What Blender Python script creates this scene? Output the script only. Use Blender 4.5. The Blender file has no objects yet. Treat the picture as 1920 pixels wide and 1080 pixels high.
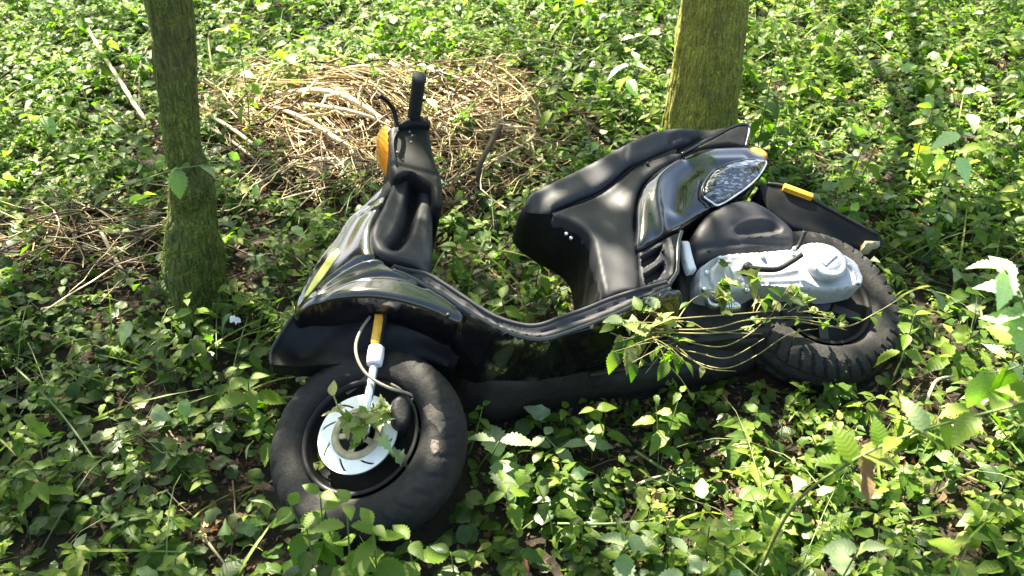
import bpy, bmesh, math, random
import numpy as np
from mathutils import Vector, Matrix
from mathutils.geometry import delaunay_2d_cdt

random.seed(7)
RNG = np.random.default_rng(7)
SC = bpy.context.scene
COL = SC.collection
R = math.radians

# ------------------------------------------------------------------ camera, sky, sun, exposure
CAM_H, PITCH, FPX = 1.75, R(35.0), 1844.0          # FPX: focal length in pixels of a 1920 wide picture
cam_d = bpy.data.cameras.new('camera')
cam = bpy.data.objects.new('camera', cam_d); COL.objects.link(cam)
cam.location = (0, 0, CAM_H); cam.rotation_euler = (math.pi/2 - PITCH, 0, 0)
cam_d.sensor_width = 36.0; cam_d.lens = 36.0*FPX/1920.0
cam_d.clip_start = 0.05; cam_d.clip_end = 400
cam_d.dof.use_dof = True; cam_d.dof.focus_distance = 2.55; cam_d.dof.aperture_fstop = 6.0
SC.camera = cam

SUN = Vector((-0.36, 0.56, 0.92)).normalized()      # towards the sun
SUN_EL = math.asin(SUN.z)
world = bpy.data.worlds.new('World'); SC.world = world; world.use_nodes = True
wn = world.node_tree
for n in list(wn.nodes): wn.nodes.remove(n)
sky = wn.nodes.new('ShaderNodeTexSky'); sky.sky_type = 'NISHITA'; sky.sun_disc = False; sky.dust_density = 3.5; sky.ozone_density = 0.6
sky.sun_elevation = SUN_EL; sky.sun_rotation = math.atan2(SUN.x, SUN.y)
bg = wn.nodes.new('ShaderNodeBackground'); bg.inputs['Strength'].default_value = 0.060
wo = wn.nodes.new('ShaderNodeOutputWorld')
wn.links.new(sky.outputs[0], bg.inputs[0]); wn.links.new(bg.outputs[0], wo.inputs[0])

sl = bpy.data.lights.new('sun', 'SUN'); sl.energy = 5.0; sl.angle = R(0.53); sl.color = (1.0, 0.92, 0.75)
so = bpy.data.objects.new('sun', sl); COL.objects.link(so)
so.rotation_euler = SUN.to_track_quat('Z', 'Y').to_euler()

SC.view_settings.view_transform = 'Standard'
try: SC.view_settings.look = 'None'
except Exception: pass
SC.view_settings.gamma = 1.0; SC.view_settings.use_curve_mapping = False
SC.view_settings.exposure = 2.95
SC.render.engine = 'CYCLES'
SC.cycles.max_bounces = 8; SC.cycles.diffuse_bounces = 4; SC.cycles.transmission_bounces = 6
SC.cycles.sample_clamp_indirect = 6.0
SC.cycles.use_denoising = True

# ------------------------------------------------------------------ picture <-> place
ST, CT = math.sin(PITCH), math.cos(PITCH)
CAMV = np.array([0.0, 0.0, CAM_H])
RIGHT, UPC, FWD = np.array([1., 0, 0]), np.array([0, ST, CT]), np.array([0, CT, -ST])
def ray(u, v):
    return RIGHT*((u-960)/FPX) + UPC*((540-v)/FPX) + FWD
def project(p):
    d = np.asarray(p, float) - CAMV
    w = d @ FWD
    w = np.where(w < 0.05, 0.05, w)
    return 960 + FPX*(d @ RIGHT)/w, 540 - FPX*(d @ UPC)/w
def on_z(u, v, z=0.0):
    d = ray(u, v); t = (z - CAM_H)/d[2]
    return CAMV + d*t
def at_y(u, v, Y):
    d = ray(u, v); return CAMV + d*(Y/d[1])
def at_depth(u, v, t):
    return CAMV + ray(u, v)*t

HEAP = on_z(690, 240)
def gh(x, y):                                        # height of the forest floor
    x = np.asarray(x, float); y = np.asarray(y, float)
    h = 0.012*np.sin(3.1*x+1.3)*np.cos(2.7*y+.4) + 0.008*np.sin(7.3*x-2.1*y) + 0.006*np.cos(5.9*y+4.4*x+1)
    h = h + 0.15*np.exp(-(((x-HEAP[0])/0.62)**2 + ((y-HEAP[1])/0.5)**2))
    h = h + 0.03*np.clip(y-3.6, 0, 3) + 0.05*np.exp(-(((x-1.5)/.7)**2+((y-1.6)/.7)**2))
    return h
def ground(u, v, lift=0.0):
    z = 0.0
    for _ in range(5):
        p = on_z(u, v, z + lift); z = float(gh(p[0], p[1]))
    return on_z(u, v, z + lift)

# ------------------------------------------------------------------ objects
def tag(o, label=None, cat=None, group=None, kind=None):
    if label: o['label'] = label
    if cat: o['category'] = cat
    if group: o['group'] = group
    if kind: o['kind'] = kind
    return o
def link(name, me, parent=None):
    o = bpy.data.objects.new(name, me); COL.objects.link(o)
    if parent: o.parent = parent
    return o
def empty(name, loc=(0, 0, 0), mat=None):
    o = bpy.data.objects.new(name, None); COL.objects.link(o); o.empty_display_size = 0.05
    if mat is not None: o.matrix_world = mat
    else: o.location = loc
    return o
def mesh_np(name, V, F, mat=None, UV=None, smooth=True):
    """V (n,3) points, F (m,3) or (m,4) ints, UV (n,2) per point"""
    V = np.ascontiguousarray(V, dtype=np.float32); F = np.ascontiguousarray(F, dtype=np.int32)
    me = bpy.data.meshes.new(name)
    k = F.shape[1]
    me.vertices.add(len(V)); me.vertices.foreach_set('co', V.ravel())
    me.loops.add(F.size); me.loops.foreach_set('vertex_index', F.ravel())
    me.polygons.add(len(F)); me.polygons.foreach_set('loop_start', np.arange(0, F.size, k, dtype=np.int32))
    me.polygons.foreach_set('loop_total', np.full(len(F), k, dtype=np.int32))
    me.polygons.foreach_set('use_smooth', np.full(len(F), bool(smooth)))
    if UV is not None:
        uvl = me.uv_layers.new(name='UVMap')
        uvl.data.foreach_set('uv', np.ascontiguousarray(UV[F.ravel()], dtype=np.float32).ravel())
    me.update(calc_edges=True); me.validate()
    if mat: me.materials.append(mat)
    return me
def mesh_py(name, V, F, mat=None, smooth=True):
    me = bpy.data.meshes.new(name); me.from_pydata([tuple(map(float, v)) for v in V], [], F); me.update()
    bm = bmesh.new(); bm.from_mesh(me); bmesh.ops.recalc_face_normals(bm, faces=bm.faces); bm.to_mesh(me); bm.free()
    if smooth:
        for p in me.polygons: p.use_smooth = True
    if mat: me.materials.append(mat)
    return me
def add_bevel(o, w=0.003, seg=2, ang=35):
    m = o.modifiers.new('bevel', 'BEVEL'); m.width = w; m.segments = seg; m.limit_method = 'ANGLE'; m.angle_limit = R(ang)

# ------------------------------------------------------------------ materials
def new_mat(name):
    m = bpy.data.materials.new(name); m.use_nodes = True
    t = m.node_tree; b = t.nodes['Principled BSDF']
    return m, t, b
def N(t, kind, **kw):
    n = t.nodes.new(kind)
    for k, v in kw.items():
        if k in n.inputs: n.inputs[k].default_value = v
        else: setattr(n, k, v)
    return n
def ramp(t, stops):
    n = t.nodes.new('ShaderNodeValToRGB'); e = n.color_ramp.elements
    while len(e) < len(stops): e.new(0.5)
    for i, (p, c) in enumerate(stops):
        e[i].position = p; e[i].color = (*c, 1) if len(c) == 3 else c
    return n
def surf(name, c1, c2, rough=(0.3, 0.5), scale=12.0, metallic=0.0, bump=0.0, bscale=60.0, spec=0.5, coat=0.0, dirt=None, dirt_amt=0.5):
    """two-tone noisy surface, with optional dust film lying in patches"""
    m, t, b = new_mat(name)
    tc = N(t, 'ShaderNodeTexCoord')
    nz = N(t, 'ShaderNodeTexNoise', Scale=scale, Detail=6.0, Roughness=0.6); t.links.new(tc.outputs['Object'], nz.inputs['Vector'])
    cr = ramp(t, [(0.3, c1), (0.7, c2)]); t.links.new(nz.outputs['Fac'], cr.inputs[0])
    col = cr.outputs[0]
    rr = N(t, 'ShaderNodeMapRange'); rr.inputs['From Min'].default_value = .3; rr.inputs['From Max'].default_value = .7
    rr.inputs['To Min'].default_value = rough[0]; rr.inputs['To Max'].default_value = rough[1]
    n2 = N(t, 'ShaderNodeTexNoise', Scale=scale*2.3, Detail=8.0, Roughness=0.65); t.links.new(tc.outputs['Object'], n2.inputs['Vector'])
    t.links.new(n2.outputs['Fac'], rr.inputs['Value'])
    t.links.new(rr.outputs[0], b.inputs['Roughness'])
    if dirt:
        n3 = N(t, 'ShaderNodeTexNoise', Scale=7.0, Detail=9.0, Roughness=0.72); t.links.new(tc.outputs['Object'], n3.inputs['Vector'])
        dr = ramp(t, [(0.46, (0, 0, 0)), (0.74, (1, 1, 1))]); t.links.new(n3.outputs['Fac'], dr.inputs[0])
        mu = N(t, 'ShaderNodeMath', operation='MULTIPLY'); mu.inputs[1].default_value = dirt_amt; t.links.new(dr.outputs[0], mu.inputs[0])
        mx = N(t, 'ShaderNodeMixRGB'); mx.inputs[2].default_value = (*dirt, 1)
        t.links.new(mu.outputs[0], mx.inputs[0]); t.links.new(col, mx.inputs[1]); col = mx.outputs[0]
    t.links.new(col, b.inputs['Base Color'])
    b.inputs['Metallic'].default_value = metallic
    b.inputs['Specular IOR Level'].default_value = spec
    if coat: b.inputs['Coat Weight'].default_value = coat; b.inputs['Coat Roughness'].default_value = .08
    if bump:
        n4 = N(t, 'ShaderNodeTexNoise', Scale=bscale, Detail=5.0); t.links.new(tc.outputs['Object'], n4.inputs['Vector'])
        bp = N(t, 'ShaderNodeBump', Strength=bump, Distance=0.01); t.links.new(n4.outputs['Fac'], bp.inputs['Height']); t.links.new(bp.outputs[0], b.inputs['Normal'])
    return m

def leaf_mat(name, stops, trans=0.4, tcol=(0.30, 0.50, 0.05), rough=0.48, vein=0.13):
    """leaf blade: colour varies leaf to leaf, pale veins along its UVs, light shines through"""
    m, t, b = new_mat(name)
    g = N(t, 'ShaderNodeNewGeometry'); oi = N(t, 'ShaderNodeObjectInfo')
    ad = N(t, 'ShaderNodeMath', operation='ADD'); t.links.new(g.outputs['Random Per Island'], ad.inputs[0]); t.links.new(oi.outputs['Random'], ad.inputs[1])
    fr = N(t, 'ShaderNodeMath', operation='FRACT'); t.links.new(ad.outputs[0], fr.inputs[0])
    cr = ramp(t, stops); t.links.new(fr.outputs[0], cr.inputs[0])
    uv = N(t, 'ShaderNodeUVMap'); sp = N(t, 'ShaderNodeSeparateXYZ'); t.links.new(uv.outputs[0], sp.inputs[0])
    ab = N(t, 'ShaderNodeMath', operation='ABSOLUTE'); t.links.new(sp.outputs['X'], ab.inputs[0])
    m1 = N(t, 'ShaderNodeMath', operation='MULTIPLY'); m1.inputs[1].default_value = -.30; t.links.new(ab.outputs[0], m1.inputs[0])
    a1 = N(t, 'ShaderNodeMath', operation='ADD'); t.links.new(m1.outputs[0], a1.inputs[0]); t.links.new(sp.outputs['Y'], a1.inputs[1])
    m2 = N(t, 'ShaderNodeMath', operation='MULTIPLY'); m2.inputs[1].default_value = 54.0; t.links.new(a1.outputs[0], m2.inputs[0])
    sn = N(t, 'ShaderNodeMath', operation='SINE'); t.links.new(m2.outputs[0], sn.inputs[0])
    mid = N(t, 'ShaderNodeMapRange'); mid.inputs['From Min'].default_value = .0; mid.inputs['From Max'].default_value = .14
    mid.inputs['To Min'].default_value = 1.0; mid.inputs['To Max'].default_value = 0.0; t.links.new(ab.outputs[0], mid.inputs['Value'])
    sv = N(t, 'ShaderNodeMapRange'); sv.inputs['From Min'].default_value = .55; sv.inputs['From Max'].default_value = 1.0; t.links.new(sn.outputs[0], sv.inputs['Value'])
    mxv = N(t, 'ShaderNodeMath', operation='MAXIMUM'); t.links.new(mid.outputs[0], mxv.inputs[0]); t.links.new(sv.outputs[0], mxv.inputs[1])
    mv = N(t, 'ShaderNodeMath', operation='MULTIPLY'); mv.inputs[1].default_value = vein; t.links.new(mxv.outputs[0], mv.inputs[0])
    br = N(t, 'ShaderNodeMixRGB', blend_type='MULTIPLY'); br.inputs[0].default_value = 1.0
    t.links.new(cr.outputs[0], br.inputs[1]); br.inputs[2].default_value = (1.9, 1.7, 1.9, 1)
    tc = N(t, 'ShaderNodeTexCoord'); nz = N(t, 'ShaderNodeTexNoise', Scale=45.0, Detail=4.0); t.links.new(tc.outputs['Object'], nz.inputs['Vector'])
    nr = N(t, 'ShaderNodeMapRange'); nr.inputs['From Min'].default_value = .3; nr.inputs['From Max'].default_value = .7
    nr.inputs['To Min'].default_value = .72; nr.inputs['To Max'].default_value = 1.25; t.links.new(nz.outputs['Fac'], nr.inputs['Value'])
    mx = N(t, 'ShaderNodeMixRGB'); t.links.new(mv.outputs[0], mx.inputs[0]); t.links.new(cr.outputs[0], mx.inputs[1]); t.links.new(br.outputs[0], mx.inputs[2])
    ml = N(t, 'ShaderNodeVectorMath', operation='SCALE'); t.links.new(mx.outputs[0], ml.inputs[0]); t.links.new(nr.outputs[0], ml.inputs['Scale'])
    t.links.new(ml.outputs[0], b.inputs['Base Color'])
    b.inputs['Roughness'].default_value = rough; b.inputs['Specular IOR Level'].default_value = .32
    bp = N(t, 'ShaderNodeBump', Strength=.12, Distance=.002); t.links.new(sn.outputs[0], bp.inputs['Height']); t.links.new(bp.outputs[0], b.inputs['Normal'])
    tr = N(t, 'ShaderNodeBsdfTranslucent'); mt = N(t, 'ShaderNodeMixRGB', blend_type='MULTIPLY'); mt.inputs[0].default_value = 1
    t.links.new(ml.outputs[0], mt.inputs[1]); mt.inputs[2].default_value = tuple(c*5.0 for c in tcol) + (1,)
    t.links.new(mt.outputs[0], tr.inputs['Color'])
    ms = N(t, 'ShaderNodeMixShader'); ms.inputs[0].default_value = trans
    t.links.new(b.outputs[0], ms.inputs[1]); t.links.new(tr.outputs[0], ms.inputs[2])
    t.links.new(ms.outputs[0], t.nodes['Material Output'].inputs['Surface'])
    return m

GREEN = [(0.0, (.030, .062, .006)), (0.35, (.058, .108, .010)), (0.7, (.088, .138, .014)), (0.92, (.130, .175, .024)), (1.0, (.18, .19, .045))]
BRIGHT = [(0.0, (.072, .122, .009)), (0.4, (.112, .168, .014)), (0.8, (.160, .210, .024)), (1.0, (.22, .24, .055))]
DEEP = [(0.0, (.020, .046, .006)), (0.5, (.040, .076, .009)), (0.9, (.064, .102, .014)), (1.0, (.11, .12, .03))]
TOPS = [(0.0, (.085, .150, .012)), (0.5, (.115, .180, .018)), (1.0, (.150, .205, .030))]
M_LEAF = leaf_mat('nettle_green', GREEN)
M_TOP = leaf_mat('young_nettle_green', TOPS, trans=.38)
M_BRIGHT = leaf_mat('fresh_green', BRIGHT, trans=.45)
M_DEEP = leaf_mat('ivy_green', DEEP, trans=.3, rough=.36)
M_PALE = leaf_mat('pale_underside_and_glare', [(0, (.17, .22, .11)), (.6, (.26, .32, .17)), (1, (.36, .39, .23))], trans=.4, rough=.5)  # underside colour, brightened so sunlit leaves look burnt out too
M_GLARE = leaf_mat('sun_glare_leaf', [(0, (.42, .47, .32)), (1, (.58, .62, .46))], trans=.35, rough=.5)  # glare of full sun put into the leaf colour
M_WILT = leaf_mat('wilted_yellow_green', [(0, (.17, .20, .06)), (.6, (.27, .28, .10)), (1, (.36, .33, .14))], trans=.35, tcol=(.3, .36, .08), rough=.6)
M_DEADLEAF = leaf_mat('dead_leaf_brown', [(0, (.06, .035, .018)), (.4, (.13, .08, .035)), (.75, (.22, .15, .07)), (1, (.34, .25, .13))], trans=.2, tcol=(.3, .2, .08), rough=.7, vein=.2)
M_CANOPY = leaf_mat('canopy_green', BRIGHT, trans=.35)
M_STEM = surf('green_stem', (.08, .12, .03), (.15, .19, .06), (.5, .7), 30)
M_STRAW = leaf_mat('dry_straw', [(0, (.05, .026, .010)), (.25, (.18, .11, .045)), (.55, (.46, .34, .165)), (1, (.80, .66, .42))], trans=.08, tcol=(.3, .25, .1), rough=.65, vein=0)
M_DRYSTEM = surf('dry_stem', (.32, .24, .13), (.60, .50, .32), (.55, .8), 25, bump=.3, bscale=120)
M_WSTALK = surf('wilted_stalk', (.13, .125, .035), (.27, .235, .09), (.5, .75), 25)
M_TWIG = surf('brown_twig', (.05, .033, .02), (.17, .115, .065), (.6, .9), 22, bump=.4, bscale=140)

def bark_mat(name, dark, light, moss, mossy):
    m, t, b = new_mat(name)
    tc = N(t, 'ShaderNodeTexCoord'); mp = N(t, 'ShaderNodeMapping'); mp.inputs['Scale'].default_value = (1, 1, .22)
    t.links.new(tc.outputs['Object'], mp.inputs[0])
    nz = N(t, 'ShaderNodeTexNoise', Scale=85.0, Detail=8.0, Roughness=.65); t.links.new(mp.outputs[0], nz.inputs['Vector'])
    vo = N(t, 'ShaderNodeTexVoronoi', Scale=70.0); vo.feature = 'DISTANCE_TO_EDGE'; t.links.new(mp.outputs[0], vo.inputs['Vector'])
    cr = ramp(t, [(0.3, dark), (0.7, light)]); t.links.new(nz.outputs['Fac'], cr.inputs[0])
    n2 = N(t, 'ShaderNodeTexNoise', Scale=9.0, Detail=8.0, Roughness=.7); t.links.new(tc.outputs['Object'], n2.inputs['Vector'])
    mr = ramp(t, [(mossy-.12, (0, 0, 0)), (mossy+.12, (1, 1, 1))]); t.links.new(n2.outputs['Fac'], mr.inputs[0])
    n3 = N(t, 'ShaderNodeTexNoise', Scale=160.0, Detail=3.0); t.links.new(tc.outputs['Object'], n3.inputs['Vector'])
    mc = ramp(t, [(.3, tuple(c*.45 for c in moss)), (.7, tuple(c*1.5 for c in moss))]); t.links.new(n3.outputs['Fac'], mc.inputs[0])
    mx = N(t, 'ShaderNodeMixRGB'); t.links.new(mr.outputs[0], mx.inputs[0]); t.links.new(cr.outputs[0], mx.inputs[1]); t.links.new(mc.outputs[0], mx.inputs[2])
    t.links.new(mx.outputs[0], b.inputs['Base Color']); b.inputs['Roughness'].default_value = .85
    b1 = N(t, 'ShaderNodeBump', Strength=1.0, Distance=.025); t.links.new(vo.outputs['Distance'], b1.inputs['Height'])
    b2 = N(t, 'ShaderNodeBump', Strength=.7, Distance=.008); t.links.new(nz.outputs['Fac'], b2.inputs['Height']); t.links.new(b1.outputs[0], b2.inputs['Normal'])
    t.links.new(b2.outputs[0], b.inputs['Normal'])
    return m
M_BARK = bark_mat('ash_bark_with_algae', (.035, .032, .010), (.27, .25, .080), (.245, .245, .030), .40)
M_BARK2 = bark_mat('mossy_bark', (.022, .020, .008), (.17, .155, .055), (.135, .160, .020), .40)

M_SOIL, t_, b_ = new_mat('forest_soil')
tc_ = N(t_, 'ShaderNodeTexCoord')
n_ = N(t_, 'ShaderNodeTexNoise', Scale=6.0, Detail=12.0, Roughness=.75); t_.links.new(tc_.outputs['Object'], n_.inputs['Vector'])
v_ = N(t_, 'ShaderNodeTexVoronoi', Scale=42.0); t_.links.new(tc_.outputs['Object'], v_.inputs['Vector'])
c_ = ramp(t_, [(.3, (.007, .0045, .002)), (.5, (.020, .0125, .0045)), (.72, (.046, .028, .010))]); t_.links.new(n_.outputs['Fac'], c_.inputs[0])
c2_ = N(t_, 'ShaderNodeMixRGB', blend_type='OVERLAY'); c2_.inputs[0].default_value = .35
t_.links.new(c_.outputs[0], c2_.inputs[1]); t_.links.new(v_.outputs['Distance'], c2_.inputs[2])
hs_ = N(t_, 'ShaderNodeHueSaturation', Saturation=1.0); t_.links.new(c2_.outputs[0], hs_.inputs['Color'])
t_.links.new(hs_.outputs[0], b_.inputs['Base Color']); b_.inputs['Roughness'].default_value = .95
bp_ = N(t_, 'ShaderNodeBump', Strength=1.0, Distance=.03); t_.links.new(n_.outputs['Fac'], bp_.inputs['Height'])
bq_ = N(t_, 'ShaderNodeBump', Strength=.6, Distance=.015); t_.links.new(v_.outputs['Distance'], bq_.inputs['Height']); t_.links.new(bp_.outputs[0], bq_.inputs['Normal'])
t_.links.new(bq_.outputs[0], b_.inputs['Normal'])

DUST = (.11, .10, .085)
M_GLOSS = surf('gloss_black_plastic', (.0025, .0025, .003), (.005, .005, .006), (.10, .24), 9, spec=.6, coat=1.0, dirt=DUST, dirt_amt=.05)
M_MATTE = surf('matte_dark_plastic', (.015, .015, .0175), (.024, .024, .028), (.50, .64), 14, bump=.10, bscale=700, spec=.40, dirt=DUST, dirt_amt=.12)
M_SEAT = surf('seat_vinyl', (.020, .020, .024), (.030, .030, .035), (.54, .68), 16, bump=.12, bscale=420, dirt=DUST, dirt_amt=.12)
M_BLACK = surf('dull_black_plastic', (.003, .003, .003), (.006, .006, .006), (.45, .65), 15, spec=.3, dirt=(.03, .025, .018), dirt_amt=.2)
M_UNDER = surf('dusty_underbody', (.009, .008, .007), (.019, .017, .014), (.6, .85), 12, bump=.2, bscale=90, dirt=(.045, .037, .026), dirt_amt=.5)
M_RUBBER = surf('tyre_rubber', (.012, .0115, .011), (.020, .019, .018), (.65, .85), 16, bump=.25, bscale=150, spec=.3, dirt=(.10, .085, .065), dirt_amt=.45)
M_GRIP = surf('rubber_grip', (.012, .012, .012), (.02, .02, .02), (.55, .7), 30)
M_ALU = surf('cast_aluminium', (.30, .315, .335), (.47, .485, .51), (.42, .60), 22, metallic=.35, bump=.22, bscale=260, dirt=(.16, .15, .13), dirt_amt=.45)
M_DISC = surf('brake_disc_steel', (.78, .78, .79), (.90, .90, .90), (.30, .42), 30, metallic=.35)
M_RUSTRING = surf('stained_disc_carrier', (.30, .25, .13), (.52, .46, .30), (.5, .7), 40, metallic=.2)
M_CHROME = surf('bright_steel', (.72, .72, .74), (.85, .85, .86), (.14, .3), 20, metallic=.85)
M_WHITE = surf('white_plastic', (.72, .72, .73), (.82, .82, .82), (.35, .5), 20, dirt=(.4, .37, .3), dirt_amt=.3)
M_DARKMETAL = surf('oily_dark_metal', (.009, .0085, .008), (.025, .023, .02), (.4, .65), 25, metallic=.3, bump=.2, bscale=120, dirt=(.10, .085, .06), dirt_amt=.5)
M_HOSE = surf('dirty_beige_hose', (.22, .19, .13), (.36, .32, .23), (.5, .7), 30)
M_YELLOW = surf('yellow_sticker', (.62, .60, .10), (.74, .72, .18), (.4, .55), 20, dirt=(.5, .48, .2), dirt_amt=.3)
def lens_mat(name, c, c2):
    m = surf(name, c, c2, (.10, .2), 60, spec=.6, coat=.8)
    t = m.node_tree; b = t.nodes['Principled BSDF']
    b.inputs['Subsurface Weight'].default_value = .3; b.inputs['Subsurface Radius'].default_value = (.01, .004, .001)
    w = N(t, 'ShaderNodeTexWave', Scale=60.0); tc = N(t, 'ShaderNodeTexCoord'); t.links.new(tc.outputs['Object'], w.inputs['Vector'])
    bp = N(t, 'ShaderNodeBump', Strength=.25, Distance=.003); t.links.new(w.outputs['Fac'], bp.inputs['Height']); t.links.new(bp.outputs[0], b.inputs['Normal'])
    return m
M_ORANGE = lens_mat('orange_lens', (.85, .24, .010), (.92, .34, .02))
M_AMBER = surf('amber_reflector', (.75, .33, .02), (.85, .45, .04), (.2, .35), 50, coat=.5)
M_LENS, tL, bL = new_mat('smoked_tail_lens')
tcL = N(tL, 'ShaderNodeTexCoord'); mpL = N(tL, 'ShaderNodeMapping'); mpL.inputs['Rotation'].default_value = (0, 0, .6); mpL.inputs['Scale'].default_value = (70, 260, 70)
tL.links.new(tcL.outputs['Object'], mpL.inputs[0])
voL = N(tL, 'ShaderNodeTexVoronoi', Scale=1.0); tL.links.new(mpL.outputs[0], voL.inputs['Vector'])
crL = ramp(tL, [(.25, (.010, .011, .013)), (.55, (.04, .043, .05)), (.92, (.36, .385, .42))]); tL.links.new(voL.outputs['Color'], crL.inputs[0])
tL.links.new(crL.outputs[0], bL.inputs['Base Color']); bL.inputs['Roughness'].default_value = .12; bL.inputs['Metallic'].default_value = .5
bL.inputs['Coat Weight'].default_value = 1.0; bL.inputs['Coat Roughness'].default_value = .04
bpL = N(tL, 'ShaderNodeBump', Strength=.25, Distance=.003); tL.links.new(voL.outputs['Distance'], bpL.inputs['Height']); tL.links.new(bpL.outputs[0], bL.inputs['Normal'])
M_STONE = surf('pale_stone', (.34, .31, .20), (.55, .51, .36), (.7, .9), 14, bump=.6, bscale=50, dirt=(.12, .10, .05), dirt_amt=.6)
M_BLUE = surf('pale_blue_plastic_scrap', (.40, .50, .68), (.55, .63, .78), (.3, .5), 20)
M_LITTERLEAF = M_DEADLEAF

# ------------------------------------------------------------------ tubes and lathes
def catmull(P, n=8, closed=False):
    P = [np.asarray(p, float) for p in P]; out = []
    m = len(P); rng_ = range(m if closed else m-1)
    for i in rng_:
        if closed: p0, p1, p2, p3 = P[(i-1) % m], P[i], P[(i+1) % m], P[(i+2) % m]
        else: p0, p1, p2, p3 = P[max(i-1, 0)], P[i], P[i+1], P[min(i+2, m-1)]
        for k in range(n):
            s = k/n
            out.append(.5*((2*p1) + (-p0+p2)*s + (2*p0-5*p1+4*p2-p3)*s*s + (-p0+3*p1-3*p2+p3)*s**3))
    if not closed: out.append(P[-1])
    return np.array(out)
def tube_arrays(path, rad, sides=6, cap=True):
    path = np.asarray(path, float); n = len(path)
    rad = np.full(n, rad) if np.isscalar(rad) else np.asarray(rad, float)
    T = np.gradient(path, axis=0); T /= np.maximum(np.linalg.norm(T, axis=1, keepdims=True), 1e-9)
    a = np.array([0, 0, 1.0]) if abs(T[0, 2]) < .9 else np.array([1.0, 0, 0])
    U = np.cross(T[0], a); U /= np.linalg.norm(U); V = []
    for i in range(n):
        U = U - T[i]*(U @ T[i]); U /= max(np.linalg.norm(U), 1e-9); W = np.cross(T[i], U)
        for k in range(sides):
            an = 2*math.pi*k/sides
            V.append(path[i] + rad[i]*(math.cos(an)*U + math.sin(an)*W))
    F = []
    for i in range(n-1):
        for k in range(sides):
            k2 = (k+1) % sides
            F.append((i*sides+k, i*sides+k2, (i+1)*sides+k2, (i+1)*sides+k))
    if cap:
        F.append(tuple(range(sides-1, -1, -1))); F.append(tuple((n-1)*sides+k for k in range(sides)))
    return np.array(V), F
def tube(name, path, rad, mat, parent=None, sides=8, smooth_n=6, shift=None):
    p = catmull(path, smooth_n) if smooth_n > 1 else np.asarray(path, float)
    if not np.isscalar(rad): rad = np.interp(np.linspace(0, 1, len(p)), np.linspace(0, 1, len(rad)), rad)
    V, F = tube_arrays(p, rad, sides)
    if shift is not None: V = V + shift
    return link(name, mesh_py(name, V, F, mat), parent)
def lathe_mesh(name, prof, c, mat, seg=48, close=True):
    """revolve (r, z) profile round the local z axis through c"""
    V, F = [], []; m = len(prof)
    for i in range(seg):
        a = 2*math.pi*i/seg
        for r, z in prof: V.append((c[0]+r*math.cos(a), c[1]+r*math.sin(a), c[2]+z))
    for i in range(seg):
        j = (i+1) % seg
        for k in range(m-1): F.append((i*m+k, j*m+k, j*m+k+1, i*m+k+1))
        if close: F.append((i*m+m-1, j*m+m-1, j*m, i*m))
    return mesh_py(name, V, F, mat)

# ------------------------------------------------------------------ forest floor
def make_floor():
    xs = np.concatenate([[-160, -60, -25, -12], np.linspace(-6, 6, 150), [12, 25, 60, 160]])
    ys = np.concatenate([[-160, -60, -20, -8, -4], np.linspace(-2, 8.5, 140), [14, 30, 70, 160]])
    X, Y = np.meshgrid(xs, ys); Z = gh(np.clip(X, -8, 8), np.clip(Y, -4, 9))
    V = np.stack([X, Y, Z], -1).reshape(-1, 3); nx, ny = len(xs), len(ys)
    i, j = np.meshgrid(np.arange(nx-1), np.arange(ny-1)); a = (j*nx+i).ravel()
    F = np.stack([a, a+1, a+nx+1, a+nx], 1)
    o = link('ground', mesh_np('ground', V, F, M_SOIL))
    tag(o, 'dark brown forest soil under the nettles and dead leaves', kind='structure')
make_floor()

# ------------------------------------------------------------------ the scooter's own frame: x to the rear, y to its top, z out of its left side
YAW, TILT = R(24.5), R(25)
EX = np.array([math.cos(YAW), math.sin(YAW), 0.0])
_h = np.array([-math.sin(YAW), math.cos(YAW), 0.0])
EY = _h*math.cos(TILT) + np.array([0, 0, math.sin(TILT)])
EZ = np.cross(EX, EY)
ORG = on_z(690, 841, 0.14)                            # centre of the front wheel
def L(u, v, z=0.0):                                   # local point at height z over the scooter's middle plane seen at (u, v)
    d = ray(u, v); t = ((ORG + EZ*z - CAMV) @ EZ)/(d @ EZ)
    q = CAMV + d*t - ORG
    return np.array([q @ EX, q @ EY, z])
def to_world(p): return ORG + p[0]*EX + p[1]*EY + p[2]*EZ
BASE = np.array([0.55, 0.12, -0.17])                  # where the machine rests, in its own frame
Mx = Matrix((( *[EX[0], EY[0], EZ[0]], 0), (*[EX[1], EY[1], EZ[1]], 0), (*[EX[2], EY[2], EZ[2]], 0), (0, 0, 0, 1)))
Mx.translation = Vector(to_world(BASE))
SCOOT = empty('motor_scooter', mat=Mx)
tag(SCOOT, 'black motor scooter lying on its right side in the undergrowth', 'scooter')
SHIFT = -BASE
MASKS = []                                            # outlines in the scooter's plane, kept clear of plants

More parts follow.
